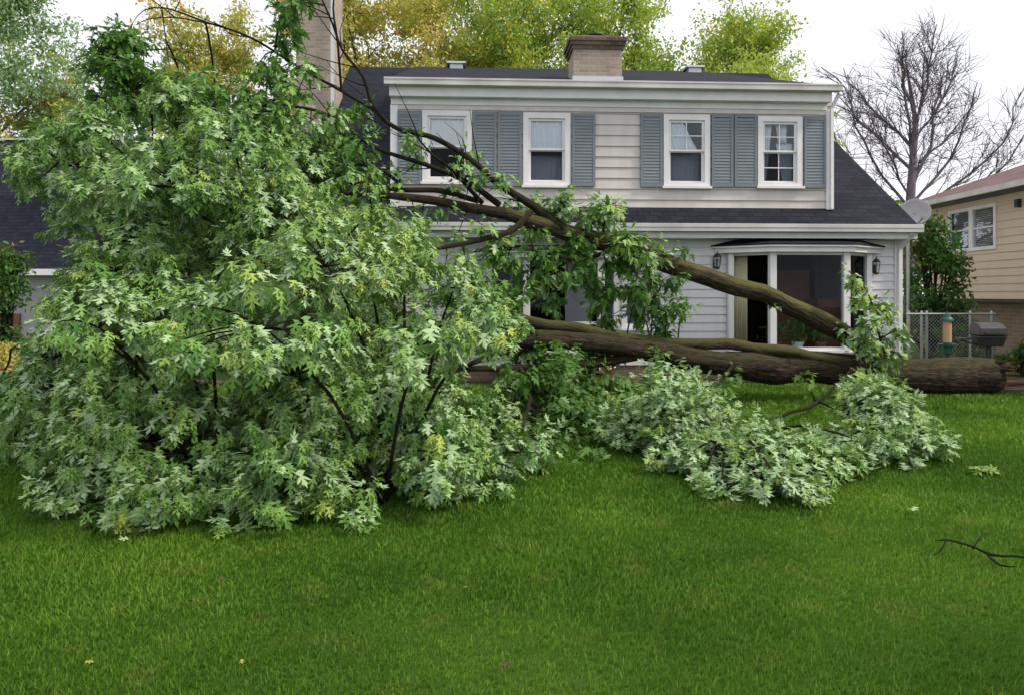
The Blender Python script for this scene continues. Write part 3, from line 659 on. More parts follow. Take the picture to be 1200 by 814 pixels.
cx1, _ = HL(388, 100, 3.2); chimney(cx1-.78, cx1, 3.2, 4.6, 0, 9.6)
fl = MB(); fl.box(x0-.02, x1+.02, cy-.02, cy-.003, drz(cy)-.02, drz(cy)+.10); fl.build('flashing', M['flashing'], house)
d = MB(); d.bar((cx1+.05, 3.1, 9.3), (cx1+.05, 3.1, .2), .07); d.build('downspout', M['flashing'], house)

# potted plants on the sill inside the bay: a thing of its own
lx, lz = HL(935, 402, -.28)
def h2w(x, y): return HO[0] + x*CT - y*ST, HO[1] + x*ST + y*CT
for k, (lx_, hh) in enumerate(((lx, .45), (lx+.42, .32), (lx-.42, .28))):
    wx, wy = h2w(lx_, -.27)
    t_ = thing('potted_plant', ['tall leafy plant in a square white pot, middle of three behind the bay glass', 'bushy dark plant in a pot, right of the white pot behind the bay glass', 'small leafy plant in a pot, left of the white pot behind the bay glass'][k], 'potted plant', (wx, wy, .551), TH, 'plants inside the bay window')
    m_ = MB(); m_.lathe((0, 0, 0), [(.07, 0), (.10, .15), (.11, .15), (.11, .18)], 14); m_.build('pot', M['pot'] if k == 0 else M['roomred'], t_)
    n = 110; C = np.stack([R.normal(0, .11, n), R.normal(0, .05, n), .22+hh*R.random(n)], 1); ax = nrm(R.normal(0, 1, (n, 3)))
    leaves_mesh('foliage', C, ax, np.array([0, -.6, .6])+R.normal(0, .4, (n, 3)), R.uniform(.06, .12, n), M['shrubleaf'], t_, shape='oval')
    s = Tubes()
    for _ in range(5): s.add([(0, 0, .15), (R.normal(0, .04), 0, .15+hh*.5), (R.normal(0, .09), R.normal(0, .03), .2+hh)], [.008, .006, .003], 5)
    s.build('stem', M['shrubleaf'], t_)

# ------------------------------------------------------------------ right neighbour
XW = 12.6; YF = 21.9
nb = thing('neighbour_house', 'tan clapboard neighbouring house with brown roof at the right edge', 'house', (XW, 5, 0))
# wall faces -x: build in a frame turned so that local "facing" is -x
nbw = bpy.data.objects.new  # (kept simple: geometry written directly in local space)
def turn(mb_):                         # boards made facing -y -> facing -x ; local x of boards = distance from the far corner
    mb_.v = [(y, (YF-5) - x, z) for (x, y, z) in mb_.v]; mb_.f = [tuple(f_) for f_ in mb_.f]; return mb_
def wpx(px): return YF - XW*F/(px-600)         # photo column on the wall -> distance from far corner
wx0, wx1 = wpx(1113), wpx(1169)
wz0, wz1 = 2.78, 3.98
m_ = MB(); clapboard(m_, 0, 16, 1.48, 4.30, [(wx0+.06, wx1-.06, wz0+.06, wz1-.06)], 0, .2); turn(m_); m_.box(.121, 9, 16.8, YF-5-.002, 0, 4.3); m_.build('upper_wall', M['tan_siding'], nb)
m_ = MB(); m_.box(.35, .6, 1, YF-5-.3, 0, 1.478); m_.build('brick_base', M['foundation'], nb)
m_ = MB(); m_.box(.01, .6, 1.0, YF-5-.01, 1.40, 1.478); m_.build('overhang_soffit', M['metal_dark'], nb)
w_ = MB(); cs = .09
for (a, b_, c, d_) in ((wx0, wx1, wz1-cs, wz1), (wx0, wx1, wz0, wz0+cs), (wx0, wx0+cs, wz0+cs, wz1-cs), (wx1-cs, wx1, wz0+cs, wz1-cs), ((wx0+wx1)/2-.08, (wx0+wx1)/2+.08, wz0+cs, wz1-cs)):
    w_.box(a, b_, -.055, .05, c, d_)
o = turn(w_).build('window', M['trim'], nb)
g_ = MB(); g_.box(wx0+cs, wx1-cs, -.005, -.001, wz0+cs, wz1-cs); turn(g_).build('pane', M['glass_low'], o)
g_ = MB(); z = wz0+cs
while z < wz1-cs: g_.box(wx0+cs, wx1-cs, .06, .085, z, z+.028); z += .05
turn(g_).build('blind', M['dish'], o)
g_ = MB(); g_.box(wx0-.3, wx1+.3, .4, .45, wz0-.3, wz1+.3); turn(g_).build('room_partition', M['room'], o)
g_ = MB(); zm = (wz0+wz1)/2; g_.box(wx0+cs, wx1-cs, -.03, -.006, zm-.02, zm+.02); turn(g_).build('sash', M['trim'], o)
r_ = MB(); e = .55; s_ = .34; yy0, yy1 = -3.0, YF-5+.7
r_.slab([(-e, yy0, 4.32), (4.6, yy0, 4.32+(4.6+e)*s_), (4.6, yy1, 4.32+(4.6+e)*s_), (-e, yy1, 4.32)][::1], .1)
r_.slab([(4.6, yy0, 4.32+(4.6+e)*s_), (9.7, yy0, 4.32), (9.7, yy1, 4.32), (4.6, yy1, 4.32+(4.6+e)*s_)], .1)
r_.build('roof', M['purple_shingle'], nb)
r_ = MB(); r_.box(-e-.1, -e-.002, yy0, yy1, 4.16, 4.30); r_.build('gutter', M['gutter'], nb)
r_ = MB(); r_.box(-e, -.03, yy0, yy1-.02, 4.14, 4.16); r_.build('soffit', M['metal_dark'], nb)
r_ = MB(); r_.add([(.15, yy1-.9, 4.30), (9, yy1-.9, 4.3), (4.6, yy1-.9, 5.9), (.15, yy1-.78, 4.30), (9, yy1-.78, 4.3), (4.6, yy1-.78, 5.9)], [(0,1,2),(5,4,3),(0,3,4,1),(1,4,5,2),(2,5,3,0)]); r_.build('gable_wall', M['tan_siding'], nb)
v = MB(); v.box(1.55, 1.8, 12.3, 12.6, 4.95, 5.2); v.build('roof_vent', M['metal_dark'], nb)
lm = MB(); lm.box(-.12, -.03, YF-5-wpx(1198), YF-5-wpx(1198)+.12, 3.75, 3.95); lm.build('wall_lantern', M['metal_dark'], nb)

# ------------------------------------------------------------------ left neighbour
LN = P(130, 318, 26.0)
ln = thing('neighbour_house', 'grey-walled neighbouring house with a large dark roof at the left edge', 'house', (LN[0], 26.4, 0))
m_ = MB(); m_.box(-14, 0, 0, .2, 0, 2.35); m_.box(-.2, 0, .2, 9, 0, 2.35); m_.box(-14, -.2, 9, 9.2, 0, 2.35)
m_.add([(-.2, 0.3, 2.351), (-.2, 9, 2.351), (-.2, 4.9, 7.6), (0, .3, 2.351), (0, 9, 2.351), (0, 4.9, 7.6)], [(0,1,2),(5,4,3),(0,3,4,1),(1,4,5,2),(2,5,3,0)])
m_.build('wall', M['grey_wall'], ln)
m_ = MB(); zt = P(10, 164, 31)[2]
m_.slab([(-14.5, -.5, 2.5), (.4, -.5, 2.5), (.4, 4.7, zt), (-14.5, 4.7, zt)], .14); m_.slab([(-14.5, 4.7, zt), (.4, 4.7, zt), (.4, 9.6, 2.5), (-14.5, 9.6, 2.5)], .14); m_.build('roof', M['shingle'], ln)
m_ = MB(); m_.box(-14.5, .4, -.62, -.505, 2.28, 2.50); m_.box(-14.5, .4, -.5, -.01, 2.27, 2.33); m_.build('gutter', M['trim'], ln)
m_ = MB(); m_.box(-14.4, .3, 4.62, 4.80, zt+.002, zt+.06); m_.build('ridge_cap', M['flashing'], ln)
m_ = MB(); m_.box(-14, -3.5, -.08, -.002, 0, .9); m_.build('brick_base', M['roomred'], ln)

# ------------------------------------------------------------------ satellite dish on its mast
dp = P(1072, 251, 16.6)
sdh = thing('satellite_dish', 'round grey satellite dish on a mast between the two houses', 'satellite dish', (dp[0], 16.6, 0))
m_ = MB(); m_.lathe((0, .28, 0), [(.035, 0), (.035, dp[2]+.05)], 10); m_.build('mast', M['metal_grey'], sdh)
vs = []; fs = []; n = 28
for j in range(7):
    r__ = .33*j/6
    for k in range(n): a = 2*math.pi*k/n; vs.append((r__*math.cos(a), -.02-.9*(.33**2-r__**2)*-1*1-.1, r__*math.sin(a)))
for j in range(6):
    for k in range(n): fs.append((j*n+k, j*n+(k+1)%n, (j+1)*n+(k+1)%n, (j+1)*n+k))
o = mk('reflector', vs, fs, M['dish'], sdh, smooth=True); o.location = (0, 0, dp[2]); o.rotation_euler = (math.radians(-16), 0, math.radians(-28))
s_ = o.modifiers.new('solid', 'SOLIDIFY'); s_.thickness = .012
m_ = MB(); m_.bar((0, 0, dp[2]-.3), (-.05, -.42, dp[2]-.12), .025); m_.box(-.09, -.01, -.46, -.38, dp[2]-.14, dp[2]-.04); m_.bar((0, .28, dp[2]), (0, .02, dp[2]), .06); m_.build('feed_arm', M['metal_grey'], sdh)

# ------------------------------------------------------------------ chain-link fence
FY = 15.2
fx0, fx1 = (1062-600)/F*FY, (1164-600)/F*FY+.05; ftop = CAMH-(368-HZ)/F*FY
fn = thing('chain_link_fence', 'galvanised chain-link fence with a gate between the two houses', 'fence', (fx0, FY, 0))
m_ = MB(); W_ = fx1-fx0; m_.lathe((0, 0, ftop), [(.02, 0), (.02, W_)], 8, 'x'); m_.build('top_rail', M['metal_grey'], fn)
for pxx in (1066, 1081, 1087, 1138, 1163):
    m_ = MB(); xx = (pxx-600)/F*FY-fx0; m_.lathe((xx, .03, 0), [(.028, 0), (.028, ftop+.03), (.012, ftop+.07)], 8); m_.build('post', M['metal_grey'], fn)
m_ = MB(); p = .075; hgt = ftop-.06; k = -int(hgt/p)-1
while k*p < W_:
    for sgn in (1, -1):
        xa, xb = k*p, k*p+hgt; za, zb = .05, .05+hgt
        if sgn < 0: za, zb = zb, za
        t0 = max(0, -xa/hgt); t1 = min(1, (W_-xa)/hgt)
        if t1 > t0: m_.bar((xa+hgt*t0, .004*sgn, za+(zb-za)*t0), (xa+hgt*t1, .004*sgn, za+(zb-za)*t1), .0045)
    k += 1
m_.build('wire_mesh', M['metal_grey'], fn)

# ------------------------------------------------------------------ barbecue grill and bird feeder
gp = P(1158, 392, 12.7)
gr = thing('barbecue_grill', 'black lidded barbecue grill on a post behind the broken trunk end', 'grill', (gp[0], 12.7, .05), math.radians(-8))
gz = gp[2]-.05
m_ = MB(); m_.lathe((0, 0, 0), [(.16, 0), (.16, .03), (.05, .05), (.05, gz-.2)], 12); m_.build('post', M['metal_dark'], gr)
m_ = MB(); vs = [(-0.172, -.16, gz-.2), (0.172, -.16, gz-.2), (0.172, .16, gz-.2), (-0.172, .16, gz-.2), (-0.218, -.2, gz-.02), (0.218, -.2, gz-.02), (0.218, .2, gz-.02), (-0.218, .2, gz-.02)]
m_.add(vs, [(0,3,2,1),(4,5,6,7),(0,1,5,4),(1,2,6,5),(2,3,7,6),(3,0,4,7)]); m_.build('firebox', M['metal_dark'], gr, bevel=.02)
m_ = MB(); vs = [(-0.226, -.21, gz-.015), (0.226, -.21, gz-.015), (0.226, .21, gz-.015), (-0.226, .21, gz-.015), (-0.218, -.19, gz+.12), (0.218, -.19, gz+.12), (0.218, .2, gz+.17), (-0.218, .2, gz+.17), (-0.203, -.05, gz+.20), (0.203, -.05, gz+.20), (0.203, .12, gz+.215), (-0.203, .12, gz+.215)]
m_.add(vs, [(0,3,2,1),(0,1,5,4),(4,5,9,8),(8,9,10,11),(11,10,6,7),(1,2,6,10,9,5),(3,0,4,8,11,7),(2,3,7,6)]); o = m_.build('lid', M['metal_dark'], gr, bevel=.02)
m_ = MB(); m_.bar((-.16, -.25, gz+.03), (.16, -.25, gz+.03), .022); m_.bar((-.14, -.25, gz+.03), (-.14, -.2, gz+.03), .016); m_.bar((.14, -.25, gz+.03), (.14, -.2, gz+.03), .016); m_.build('handle', M['metal_dark'], o)
m_ = MB(); m_.box(-.50, -.23, -.13, .13, gz-.09, gz-.06); m_.bar((-.45, 0, gz-.1), (-.18, 0, gz-.18), .03); m_.build('side_shelf', M['metal_dark'], gr)

fp = P(1110, 390, 12.4)
bf = thing('bird_feeder', 'tube bird feeder with dark green cap and tray beside the grill', 'bird feeder', (fp[0], 12.4, 0))
fz = fp[2]
m_ = MB(); m_.lathe((0, 0, 0), [(.012, 0), (.012, fz-.36)], 8); m_.build('pole', M['metal_dark'], bf)
m_ = MB(); m_.lathe((0, 0, fz-.16), [(.068, 0), (.068, .36)], 16); m_.build('seed_tube', M['seed'], bf, smooth=False)
m_ = MB(); m_.lathe((0, 0, fz+.20), [(.105, 0), (.10, .03), (.06, .07), (.045, .12), (.012, .14), (.01, .17)], 18); m_.build('cap', M['green_plastic'], bf)
m_ = MB(); m_.lathe((0, 0, fz-.37), [(.02, 0), (.075, .03), (.08, .14), (.15, .15), (.155, .18), (.145, .175), (.07, .165), (.07, .21)], 18); m_.build('tray', M['green_plastic'], bf)

# ------------------------------------------------------------------ generic standing trees
def grow(tb, p, d, L_, r, lvl, maxl, tips, spread=.6, up=.15, kids=(3, 4), shrink=.68, sides=6, wig=.12):
    n = 4; pts = [p]; dd = d.copy()
    for k in range(n):
        dd = nrm(dd + R.normal(0, wig, 3) + np.array([0, 0, up*.3])); pts.append(pts[-1] + dd*L_/n)
    rad = np.linspace(r, r*.62, n+1)
    if lvl == maxl: rad = np.linspace(r, r*.3, n+1)
    tb.add(pts, rad, max(4, sides-lvl), step=L_/4+.01)
    if lvl >= maxl-1:
        for q in pts[1:]: tips.append((q, dd))
    if lvl == maxl: return
    k = random.randint(*kids)
    for i in range(k):
        at = 1.0 if i == 0 else random.uniform(.35, .98); j = min(n, int(at*n)); q = pts[j]
        rp = R.normal(0, 1, 3); rp = nrm(rp - rp@dd*dd)
        nd = nrm(dd*(1-spread*(.35 if i == 0 else 1)) + rp*spread*(.5 if i == 0 else 1.1) + np.array([0, 0, up]))
        grow(tb, q, nd, L_*shrink*random.uniform(.8, 1.15), rad[j]*(.78 if i == 0 else .6), lvl+1, maxl, tips, spread, up, kids, shrink, sides, wig)

def tree(label, loc, H, r, leafmat, nleaf, lsize, tone=.1, spread=.55, levels=4, clear=.25, width=1.0, group=None, name='leafy_tree', kids=(3, 4)):
    t_ = thing(name, label, 'tree', loc, random.uniform(0, 6), group)
    tb = Tubes(); tips = []
    p0 = np.array([0, 0, -.1]); pts = [p0]; n = 6; hh = H*.72
    d_ = np.array([0, 0, 1.0]); 
    for k in range(n): d_ = nrm(d_ + R.normal(0, .05, 3)*[1, 1, 0]); pts.append(pts[-1] + d_*hh/n)
    tb.add(pts, np.linspace(r, r*.3, n+1), 9, rough=.04, step=.6)
    nb_ = 13
    for i in range(nb_):
        f_ = clear + (1-clear)*i/(nb_-1); q = pts[0]*(1-f_) + pts[-1]*f_
        j = min(n-1, int(f_*n)); q = pts[j]*(1-(f_*n-j)) + pts[j+1]*(f_*n-j) if f_ < 1 else pts[-1]
        a = i*2.4+random.uniform(-.4, .4)
        nd = nrm(np.array([math.cos(a)*width, math.sin(a)*width, .45+.8*f_]))
        grow(tb, q, nd, H*.20*(1.15-.55*f_)*random.uniform(.8, 1.2), r*(.42-.25*f_), 1, levels, tips, spread, .10, kids)
    tb.build('trunk', M['bark_far'] if leafmat else M['bark_bare'], t_)
    if leafmat:
        tp = np.array([q for q, _ in tips]); 
        # leaf clumps: keep some tips empty so that the sky shows through
        keepk = R.random(len(tp)) < .62; tp = tp[keepk]; far_ = np.hypot(tp[:, 0], tp[:, 1]) > .29*H; inn = np.where(~far_)[0]; tp[far_] = tp[inn[np.arange(far_.sum()) % len(inn)]]+[.5, .4, .35]; idx = R.integers(0, len(tp), nleaf)
        C = tp[idx] + R.normal(0, 1, (nleaf, 3))*np.array([.21, .21, .14])*(H/14)
        cl = R.random(len(tp)); rnd = np.clip(cl[idx]*.75+R.random(nleaf)*.3, 0, 1)
        tcl = np.where(R.random(len(tp)) < tone, R.random(len(tp)), 0); tn = np.clip(tcl[idx]+R.normal(0, .05, nleaf), 0, 1)
        ax = nrm(R.normal(0, 1, (nleaf, 3))+np.array([0, 0, -.5])); nm = nrm(R.normal(0, .8, (nleaf, 3))+np.array([0, 0, .6]))
        leaves_mesh('crown', C, ax, nm, 1.2*lsize*R.uniform(.6, 1.3, nleaf), leafmat, t_, rnd=rnd, tone=tn, shape='oval')
    return t_

TG = 'trees behind the houses'
def at(px, Y): return ((px-600)/F*Y, Y, 0)
tree('golden yellow tree rising behind the left part of the ridge, right of the tall chimney', at(452, 29), 16.5, .22, M['yellow'], 46000, .135, .35, group=TG)
tree('olive and gold tree behind the ridge, between the tall chimney and the square chimney', at(548, 34), 18.5, .24, M['yellow'], 46000, .15, .12, group=TG)
tree('lime green tree behind the ridge just left of the square chimney', at(634, 30), 16.5, .2, M['lime'], 46000, .13, .12, group=TG)
tree('airy green tree with visible limbs just right of the square chimney', at(748, 33), 18, .24, M['lime'], 34000, .15, .05, group=TG)
tree('bright lime tree with gold flecks over the right end of the ridge', at(845, 29), 15.5, .22, M['lime'], 42000, .13, .2, group=TG, width=.75)
tree('yellow-green tree showing above the fallen crown, left of the tall chimney', at(262, 30), 13.6, .2, M['yellow'], 38000, .135, .15, group=TG)
tree('tall blue-green tree cut by the top left corner', at(-18, 38), 21, .3, M['bluegreen'], 40000, .19, .05, group=TG)
tree('low golden tree behind the dark roof at the left edge', at(42, 37), 13.6, .2, M['yellow'], 26000, .16, .3, group=TG, clear=.2)
tree('low dull green tree in the gap between the houses behind the bare tree', at(1045, 40), 7.6, .15, M['bluegreen'], 6000, .22, .5, group=TG, clear=.15)
# bare tree: slender leaders fanning from a low fork
bt = thing('bare_tree', 'leafless tree with many thin upright branches against the white sky', 'tree', at(1068, 33))
tb = Tubes(); tips = []
def bpt(px, py):
    py = py if py > 120 else py + (120-py)*.28
    q = P(px, py, 33) - np.array([*at(1068, 33)]); return q
main = [bpt(1068, 420), bpt(1066, 300), bpt(1067, 235), bpt(1070, 185), bpt(1072, 140), bpt(1066, 90), bpt(1060, 45)]
tb.add(main, [.30, .26, .22, .15, .10, .06, .02], 8, rough=.03, step=.5)
BR = [[(1066, 245), (1040, 205), (1026, 160), (1015, 110), (1003, 60), (990, 35)], [(1067, 232), (1035, 195), (1005, 165), (985, 150)], [(1069, 210), (1060, 150), (1050, 95), (1037, 40)], [(1070, 190), (1078, 130), (1085, 80), (1090, 25)],
      [(1068, 215), (1095, 170), (1108, 125), (1120, 85), (1135, 50)], [(1068, 240), (1100, 205), (1125, 165), (1140, 125), (1150, 85)], [(1068, 250), (1110, 225), (1150, 190), (1175, 150), (1185, 110)], [(1068, 262), (1120, 235), (1165, 205), (1195, 170), (1215, 130)],
      [(1066, 262), (1030, 232), (1000, 200), (975, 160), (962, 115)], [(1071, 165), (1090, 135), (1105, 95), (1112, 50)], [(1070, 175), (1045, 135), (1025, 85), (1020, 35)], [(1069, 200), (1040, 170), (1010, 140), (985, 105)], [(1068, 225), (1085, 190), (1130, 150), (1165, 110)], [(1072, 140), (1058, 95), (1048, 55), (1045, 15)], [(1071, 150), (1080, 100), (1074, 50), (1076, 12)]]
for b_ in BR:
    dep = R.uniform(-3, 3); pts = []
    for i, (x, y) in enumerate(b_): pts.append(bpt(x, y) + np.array([0, dep*i/(len(b_)-1), 0]))
    r0 = R.uniform(.05, .08); q, rr = tb.add(pts, np.linspace(r0, .02, len(pts)), 6, step=.7, wobble=.05)
    for k in range(30):
        f_ = R.uniform(.2, .98); j = int(f_*(len(q)-2)); dd = nrm(q[j+1]-q[j]); nd = nrm(dd + R.normal(0, .42, 3)); Ls = R.uniform(.8, 2.2)*(1.15-f_*.5)
        e1 = q[j]+nd*Ls*.5; e2 = e1+nrm(nd+R.normal(0, .2, 3)+np.array([0, 0, .2]))*Ls*.6
        tb.add([q[j], e1, e2], [max(.016, rr[j]*.4), .012, .006], 4, step=1)
        for _ in range(5):
            u_ = R.random(); s0 = e1*(1-u_)+e2*u_; n2 = nrm(nd+R.normal(0, .6, 3)); tb.add([s0, s0+n2*R.uniform(.4, 1.1)], [.013, .006], 3, step=2)
tb.build('trunk', M['bark_bare'], bt)

def shrub(label, loc, h, rx, ry, leafmat, n, size, cat_='shrub', name='shrub', tone=.1, lobes=16, shape='oval', z0=.1):
    t_ = thing(name, label, cat_, loc); tb = Tubes(); Cs = []; 
    for k in range(lobes):
        a = R.uniform(0, 6.28); rr = math.sqrt(R.random()); zz = R.uniform(max(z0, .2), 1)*h; fz_ = 1-.55*(zz/h)**2
        c = np.array([rx*rr*math.cos(a)*fz_, ry*rr*math.sin(a)*fz_, zz]); Cs.append(c)
        tb.add([(R.normal(0, .05), R.normal(0, .05), -.02), c*[.5, .5, .55], c], [.03*h/2, .018*h/2, .006], 5, wobble=.02)
    tb.build('stem', M['bark_dark'], t_)
    Cs = np.array(Cs); idx = R.integers(0, lobes, n); lr = .2*h**.6*.9
    C = Cs[idx] + nrm(R.normal(0, 1, (n, 3)))*(R.random((n, 1))**.45)*lr; C[:, 2] = np.maximum(C[:, 2], .03)
    lb = R.random(lobes)[idx]; tn = np.where(R.random(lobes) < tone, .8, 0)[idx]*R.random(n)
    leaves_mesh('foliage', C, nrm(R.normal(0, 1, (n, 3))+[0, 0, -.3]), nrm(R.normal(0, .7, (n, 3))+[0, 0, .7]), size*R.uniform(.6, 1.3, n), leafmat, t_, rnd=np.clip(lb*.7+R.random(n)*.3, 0, 1), tone=tn, shape=shape)
    return t_
q = P(1095, 420, 17.3); shrub('tall dark green shrub filling the gap between the white house and the tan house', (q[0], 17.3, 0), 3.25, .95, .6, M['shrubleaf'], 5200, .13, lobes=30, tone=.15)
q = P(1130, 420, 16.2); shrub('low green shrub seen through the chain-link fence', (q[0], 16.2, 0), 1.0, .9, .3, M['shrubleaf'], 1600, .10, lobes=14)
q = P(1190, 420, 14.5); shrub('low leafy plant on the mulch at the right edge', (q[0]-.1, 14.2, .04), .62, .35, .3, M['shrubleaf'], 700, .10, 'plant', 'leafy_plant', tone=.3, lobes=10)
q = P(12, 420, 13.5); shrub('slender green shrub standing before the grey wall at the left edge', (q[0]-.1, 13.5, 0), 2.4, .42, .35, M['shrubleaf'], 2600, .10, lobes=20, tone=.03)
q = P(2, 450, 12.0); t_ = shrub('yellow and orange flowering plant low at the left edge', (q[0], 12.0, 0), .72, .4, .3, M['yellow'], 900, .07, 'flowering plant', 'flowering_plant', tone=.5, lobes=12)
f_ = MB()
for k in range(14): x_, y_, z_ = R.normal(0, .25), R.normal(0, .15), R.uniform(.35, .75); f_.lathe((x_, y_, z_), [(.01, -.02), (.035, .0), (.03, .02), (.008, .03)], 6)
f_.build('blossom', M['petal_o'], t_)
q = P(707, 455, 10.9); t_ = shrub('leafy lily plant with orange blooms showing beneath the fallen trunk', (q[0], 11.2, 0), .95, .28, .2, M['shrubleaf'], 900, .13, 'flowering plant', 'flowering_plant', tone=.1, lobes=12)
f_ = MB()
for k in range(7):
    x_, y_, z_ = R.normal(0, .07), -.28+R.normal(0, .04), .42+R.normal(0, .07)
    for j in range(6):
        a = j*1.047; d_ = Vector((math.cos(a), -.6, math.sin(a))); f_.bar((x_, y_, z_), Vector((x_, y_, z_))+d_*.07, .03, .006)
f_.build('blossom', M['petal_o'], t_)

# ------------------------------------------------------------------ the fallen tree
base = P(1165, 440, 11.7); base[2] = 0
ft = thing('fallen_tree', 'huge uprooted silver maple lying across the lawn with its leafy crown at the left', 'tree', tuple(base))
nodes = []                                   # skeleton nodes (pos, radius) for joining twigs
tw_big = Tubes()
def limb(px_pts, widths, name='limb', m=None, sides=12, rough=.05, step=.10, wobble=.012, add_nodes=True, parent=ft):
    """px_pts: (px, py, Y); widths in metres (diameter)"""
    tb = Tubes(); pts = [P(*p) for p in px_pts]
    q, r_ = tb.add(pts, np.array(widths)/2, sides, rough, step, wobble)
    if add_nodes:
        for i in range(0, len(q), 2): nodes.append((q[i], r_[i]))
    o = tb.build(name, m or M['bark'], parent, off=base)
    if m is M['bark_dark'] and q[:, 2].mean() > 2:
        for i in range(3, len(q)-1, 2):
            if R.random() < .6:
                d_ = nrm(q[i]-q[i-1]); e_ = nrm(d_*.8+R.normal(0, .5, 3)); l_ = R.uniform(.25, .9); p1 = q[i]+e_*l_*.5; e2 = nrm(e_+R.normal(0, .3, 3)+np.array([0, 0, .1]))
                tw_big.add([q[i], p1, p1+e2*l_*.5], [.009, .006, .003], 4, step=.2)
                if R.random() < .5: tw_big.add([p1, p1+nrm(e_+R.normal(0, .6, 3))*l_*.4], [.005, .003], 3, step=.5)
    return q, r_

limb([(1164, 440, 11.75), (1150, 440, 11.7), (1100, 440, 11.6), (1040, 438, 11.4), (980, 434, 11.1), (900, 432, 10.7), (820, 421, 10.3), (740, 407, 9.8), (660, 399, 9.3), (590, 396, 8.9), (500, 385, 8.5), (400, 370, 8.2)],
     [.52, .56, .55, .50, .47, .42, .34, .27, .22, .19, .15, .10], 'trunk', sides=44, rough=.05, step=.05, wobble=.018)
LA = limb([(1050, 436, 11.4), (1030, 422, 11.35), (1000, 400, 11.25), (965, 378, 11.15), (925, 358, 11.0), (870, 338, 10.8), (810, 316, 10.6), (750, 295, 10.3), (690, 278, 10.1), (640, 262, 9.9), (590, 250, 9.7)],
     [.18, .24, .28, .30, .29, .27, .29, .29, .24, .19, .16], sides=30, rough=.055, m=M['bark_moss'], wobble=.014)
limb([(1020, 430, 11.2), (960, 418, 10.9), (880, 406, 10.6), (800, 403, 10.3), (730, 395, 9.9), (650, 381, 9.5), (590, 366, 9.1), (540, 345, 8.8), (470, 320, 8.5)], [.16, .17, .17, .15, .15, .14, .12, .09, .05], sides=12, m=M['bark_moss'], wobble=.02)
limb([(830, 424, 10.2), (760, 412, 9.9), (700, 400, 9.6), (640, 405, 9.2), (590, 412, 8.8), (540, 430, 8.3)], [.14, .15, .13, .12, .09, .05])
limb([(760, 415, 9.9), (700, 425, 9.6), (640, 430, 9.2), (570, 430, 8.6), (480, 440, 8.0)], [.12, .12, .10, .08, .04])
limb([(600, 252, 9.75), (540, 243, 9.4), (480, 233, 9.0), (430, 228, 8.6), (360, 225, 8.3)], [.15, .115, .095, .06, .03])
limb([(560, 236, 9.6), (515, 224, 9.3), (470, 222, 9.1), (430, 215, 8.8), (395, 205, 8.4)], [.08, .075, .06, .045, .03])
limb([(660, 268, 9.95), (620, 240, 9.9), (585, 215, 9.7), (555, 190, 9.5), (510, 163, 9.3), (465, 150, 9.2), (438, 125, 9.1), (425, 90, 9.0), (400, 60, 8.9), (385, 20, 8.8), (370, -15, 8.7)], [.15, .13, .10, .075, .065, .055, .045, .035, .03, .025, .015], m=M['bark_dark'])
limb([(585, 240, 9.7), (545, 212, 9.4), (500, 195, 9.2), (450, 178, 9.0), (410, 155, 8.9), (380, 135, 8.7), (340, 128, 8.5), (280, 124, 8.2), (225, 133, 8.0)], [.09, .07, .06, .05, .04, .035, .03, .025, .015], m=M['bark_dark'])
limb([(440, 130, 9.1), (400, 108, 9.0), (360, 85, 8.9), (300, 47, 8.7), (240, 25, 8.6), (195, 9, 8.5), (168, 12, 8.45), (155, 28, 8.4)], [.036, .032, .03, .026, .022, .018, .012, .006], m=M['bark_dark'])
limb([(245, 28, 8.6), (205, 20, 8.5), (175, 22, 8.45), (158, 30, 8.4)], [.02, .016, .012, .006], m=M['bark_dark'], sides=6)
limb([(190, 12, 8.5), (192, 40, 8.4), (198, 75, 8.3)], [.02, .014, .008], m=M['bark_dark'], sides=6)
limb([(400, 105, 9.0), (395, 50, 8.8), (390, 10, 8.7), (396, -25, 8.6)], [.035, .028, .022, .012], m=M['bark_dark'], sides=6)
limb([(395, 205, 8.6), (420, 192, 8.8), (450, 200, 9.0), (470, 218, 9.1)], [.02, .03, .035, .04], m=M['bark_dark'], sides=6)
limb([(565, 238, 9.6), (530, 200, 9.2), (505, 180, 9.1), (480, 150, 9.0)], [.06, .04, .03, .015], m=M['bark_dark'], sides=7)
limb([(620, 250, 9.8), (600, 270, 9.6), (560, 282, 9.3), (500, 290, 9.0), (430, 300, 8.6)], [.10, .08, .07, .05, .03])
limb([(720, 292, 10.2), (680, 305, 9.9), (640, 298, 9.7), (600, 290, 9.5)], [.06, .05, .04, .02], m=M['bark_dark'], sides=7)
